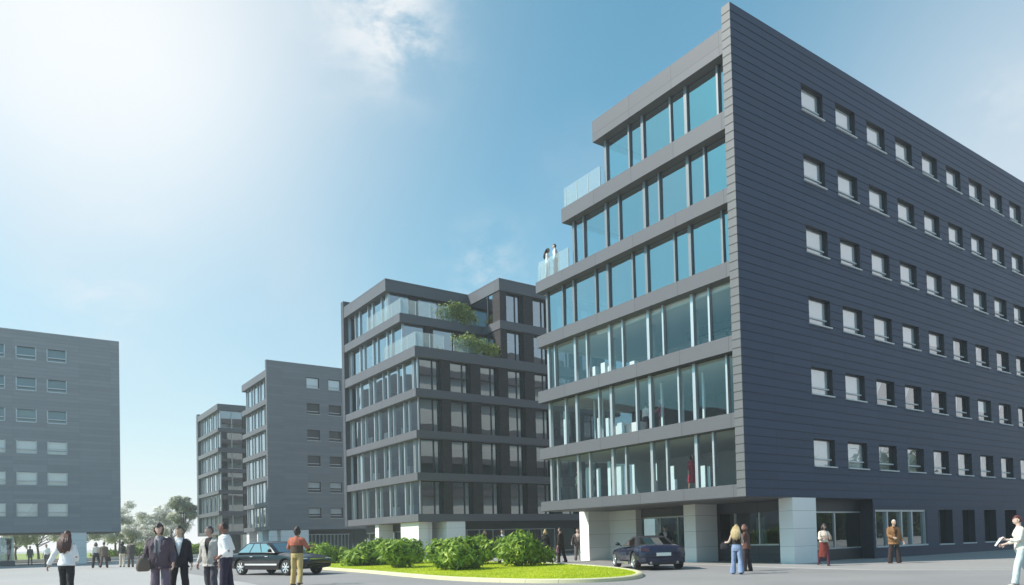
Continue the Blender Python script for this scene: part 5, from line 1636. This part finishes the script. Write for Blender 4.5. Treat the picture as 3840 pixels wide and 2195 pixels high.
add('m1', 'person in a brown top half hidden behind the shrubs, walking left of a dark suit', 21.34, 33.06, 1.78, 120, sex='f', hair=('bob', (.05, .025, .02)), skin=(.45, .27, .2), top=dict(col=(.28, .20, .13), hem=.9), coat=dict(col=(.06, .028, .022), hem=.85, open=.03), legs=(DK, 'suit'), voxel=MV)
add('m2', 'person in a dark suit and white shirt seen over the shrubs, looking aside', 20.94, 30.78, 1.82, 150, hair=('short', (.03, .02, .016)), skin=(.46, .33, .28), top=dict(col=WHT), coat=dict(col=(.02, .02, .026), hem=.82, open=.1, low=1.0), legs=((.02, .02, .025), 'suit'), voxel=MV, yaw=-40, arms=((14, 6, 30, 0), (22, 0, 40, 10)))
add('m3', 'blonde person in a black top standing behind the right end of the shrubs', 23.05, 29.94, 1.75, 178, sex='f', hair=('bob', (.42, .31, .12)), skin=(.60, .42, .28), top=dict(col=(.012, .012, .013), hem=.9), legs=(BLK, 'suit'), voxel=MV)
add('m4', 'person in a very dark maroon suit walking with a pink bag past the brick building', 23.99, 29.84, 1.84, -60, hair=('short', (.02, .012, .012)), skin=(.42, .26, .22), top=dict(col=(.3, .25, .22)), coat=dict(col=(.032, .016, .016), hem=.78, open=.02), legs=((.028, .014, .014), 'suit'), voxel=MV, stance=((8, 4, 3), (-8, 8, 3)))
add('m5', 'person in an open dark jacket over a pale pink shirt beside a stone pier', 26.13, 31.03, 1.80, 185, hair=('short', (.03, .018, .015)), skin=(.55, .38, .32), top=dict(col=(.55, .42, .38)), coat=dict(col=(.055, .042, .042), hem=.82, open=.12, low=.95, puff=.04), legs=((.16, .14, .14), 'suit'), voxel=MV, arms=((22, 4, 40, 12), (22, 4, 44, 14)))
add('m6', 'person in a black jacket and white shirt standing behind the dark blue convertible', 27.35, 25.75, 1.74, 178, hair=('crop', (.10, .06, .05)), skin=(.52, .32, .27), top=dict(col=WHT), coat=dict(col=(.012, .012, .014), hem=.82, open=.10, low=.98), legs=(BLK, 'suit'), voxel=MV, arms=((26, 6, 60, 24), (26, 6, 60, 24)))
add('r1', 'blonde person in a black vest and flared pale blue jeans, turned towards the brown jacket', 19.1, 14.95, 1.58, 28, sex='f', hair=('long', (.46, .34, .17)), skin=(.62, .46, .38), top=dict(col=(.014, .011, .010), hem=1.0, puff=.012, sleeve=0.0), legs=((.22, .29, .44), 'flare'), shoe=(.015, .016, .03), voxel=PV, arms=((26, 14, 70, -10), (10, 20, 60, 20)), stance=((5, 3, 5), (-6, 5, 4)))
add('r2', 'person with reddish brown hair in a rust brown jacket, facing the blonde companion', 20.75, 15.85, 1.60, -52, hair=('bob', (.12, .045, .03)), skin=(.55, .36, .29), sex='f', top=dict(col=(.55, .42, .36), hem=.9), coat=dict(col=(.115, .050, .038), hem=.84, open=.09, low=1.0), legs=((.030, .022, .026), 'suit'), shoe=(.10, .07, .05), voxel=PV, pitch=-10, arms=((8, 16, 50, 10), (10, 10, 40, 10)))
add('r3', 'person with dark hair in a cream shawl and red skirt beside the white pier', 25.0, 15.65, 1.60, 176, sex='f', hair=('bob', (.035, .030, .026)), skin=(.30, .20, .16), top=dict(col=(.66, .55, .46), hem=1.0, puff=.035, sleeve=.7, name='shawl'), legs=((.17, .026, .018), 'skirt', (.085, .012, .035)), shoe=(.03, .02, .03), voxel=PV, arms=((16, 16, 88, 36), (16, 16, 84, 36)), stance=((14, 6, 0), (-14, 16, 0)), pitch=-14)
add('r4', 'white haired person in a tan brown jacket in front of the shop window', 27.75, 14.5, 1.68, 178, hair=('crop', (.62, .58, .52)), skin=(.50, .34, .25), top=dict(col=(.13, .048, .022)), coat=dict(col=(.27, .135, .052), hem=.78, open=.07, low=.92, puff=.05, name='jacket', wr=.016), legs=((.034, .022, .022), 'wide'), shoe=(.075, .03, .03), voxel=PV, arms=((14, 2, 20, 2), (16, 10, 62, 34)), stance=((3, 3, 5), (-2, 3, 5)))
add('r5', 'person in a white shirt and very pale jeans at the right edge, holding paper', 18.45, 6.85, 1.57, -72, sex='f', hair=('short', (.10, .022, .016)), skin=(.66, .47, .40), top=dict(col=(.80, .76, .66), hem=.90, puff=.030, sleeve=.85), legs=((.56, .64, .64), 'suit'), shoe=(.5, .48, .45), voxel=PV, arms=((10, 18, 78, 16), (10, 6, 66, 12)), stance=((16, 6, 3), (-14, 14, 3)), pitch=-10)
add('t1', 'person with long dark hair on the roof terrace behind the glass rail', 23.62, 29.9, 1.74, 100, sex='f', hair=('long', (.012, .012, .014)), skin=(.5, .36, .3), top=dict(col=(.66, .68, .68), hem=.95), legs=((.45, .45, .46), 'suit'), voxel=MV, z=A_BANDS[4][1] + .012)
add('t2', 'short haired person in white on the roof terrace, chatting with the long haired one', 23.62, 29.2, 1.74, -80, hair=('short', (.012, .012, .014)), skin=(.5, .36, .3), top=dict(col=(.80, .82, .82), hem=.95), legs=((.06, .06, .07), 'suit'), voxel=MV, z=A_BANDS[4][1] + .012)
add('i1', 'person in a white shirt and dark trousers inside the second office storey', 25.0, 24.5, 1.62, 60, hair=('short', DK), top=dict(col=(.70, .66, .66)), legs=((.04, .03, .04), 'suit'), voxel=MV, z=A_BANDS[1][1] + .012)
add('i2', 'person in a dusty pink jacket inside the second office storey', 25.0, 23.5, 1.66, -60, hair=('short', (.05, .03, .03)), top=dict(col=(.35, .13, .16)), coat=dict(col=(.34, .12, .16), hem=.84, open=.0), legs=((.04, .03, .035), 'suit'), voxel=MV, z=A_BANDS[1][1] + .012, arms=((24, 10, 50, 10), (18, 4, 30, 4)))
add('i3', 'person in a cream top with dark hair behind the glass of the lowest office storey', 24.75, 29.2, 1.60, -110, sex='f', hair=('bob', DK), top=dict(col=(.78, .70, .55), hem=.98, puff=.05), legs=((.22, .25, .28), 'suit'), voxel=MV, z=A_BANDS[0][1] + .012)
add('i4', 'person in a bright red dress behind the glass of the lowest office storey', 24.7, 21.55, 1.60, 160, sex='f', hair=('bob', (.05, .02, .02)), top=dict(col=(.42, .03, .06), hem=.95, sleeve=.8), legs=((.45, .035, .07), 'skirt'), voxel=MV, z=A_BANDS[0][1] + .012)

# ---- things in their hands
def bag(label, c, size, col, rz=0.0, name='bag', strap=None):
    p = thing(name, label, 'bag', c, rz)
    a, b, h = size
    g = MB()
    prof = [(0, .55), (.05, .86), (.25, 1.0), (.6, .92), (.9, .70), (1.0, .50)]
    rr = []
    for t, w in prof:
        rr.append([V(a * w * math.copysign(abs(math.cos(q)) ** .75, math.cos(q)), b * w * math.copysign(abs(math.sin(q)) ** .8, math.sin(q)), -h + h * t) for q in (2 * math.pi * k / 20 for k in range(20))])
    g.loft(rr)
    g.build('pouch', cmat('cloth', col), p, smooth=50, off=(0, 0, 0), fix=True)
    if strap:
        g = MB()
        g.tube([V(-a * .6, 0, -.02), V(-a * .45, 0, strap * .75), V(0, 0, strap), V(a * .45, 0, strap * .75), V(a * .6, 0, -.02)], .011, 6)
        g.build('handle', cmat('cloth', col), p, smooth=60, off=(0, 0, 0))
    return p
h = P['w2'][1]
bag('large patterned brown shoulder bag hanging at the hip of the mauve coat', h[1] + V(.05, -.03, .16), (.15, .09, .30), (.13, .10, .08), P['w2'][0].rotation_euler.z + .5, 'shoulder_bag', .11)
h = P['m4'][1]; bag('pink bag carried low by the person in the maroon suit', h[0] + V(0, 0, -.05), (.14, .07, .26), (.48, .24, .26), 1.0, 'handbag', .09)
h = P['r1'][1]; bag('black handbag held at the side of the blonde person in jeans', h[0] + V(.0, .0, .02), (.16, .07, .24), (.012, .010, .016), P['r1'][0].rotation_euler.z, 'handbag', .06)
h = P['f4'][1]; bag('dark bag slung at the side of the far person in the brown grey jacket', h[1] + V(0, 0, -.03), (.16, .08, .3), (.05, .035, .025), .4, 'shoulder_bag', .09)
h = P['r5'][1]
c = (h[0] + h[1]) / 2
g = MB()
ax, up = P['r5'][2] @ V(1, 0, 0), P['r5'][2] @ V(0, .5, -.86)
fr = P['r5'][2] @ V(0, .86, .5)
q0 = h[0] + fr * .02
for k in range(3):
    o = q0 + fr * (.006 * k) + up * (.02 * k)
    g.face([o - ax * .10 - up * .05, o + ax * .10 - up * .03, o + ax * .12 + up * .14, o + fr * .02 - ax * .09 + up * .16])
    g.face([o - ax * .10 - up * .05 + fr * .004, o + fr * .024 - ax * .09 + up * .16, o + ax * .12 + up * .14 + fr * .004, o + ax * .10 - up * .03 + fr * .004])
tag(g.build('paper', mat('white_paper', (.82, .82, .83), .8, var=.03), off=(0, 0, 0)), 'crumpled white paper in the hands of the person at the right edge', 'paper')
# ------------------------------------------------------------------ air
hm, ht, hb_ = new_mat('air_haze')
ht.nodes.remove(hb_)
vol = ht.nodes.new('ShaderNodeVolumePrincipled')
vol.inputs['Color'].default_value = (0.93, 0.96, 1.0, 1)
vol.inputs['Density'].default_value = 0.0008
vol.inputs['Anisotropy'].default_value = 0.35
ht.links.new(vol.outputs[0], ht.nodes['Material Output'].inputs['Volume'])
hz_ = MB(); hz_.box(-72, -64, -1.0, 172, 165, 23.5)
tag(hz_.build('haze', hm), kind='stuff')
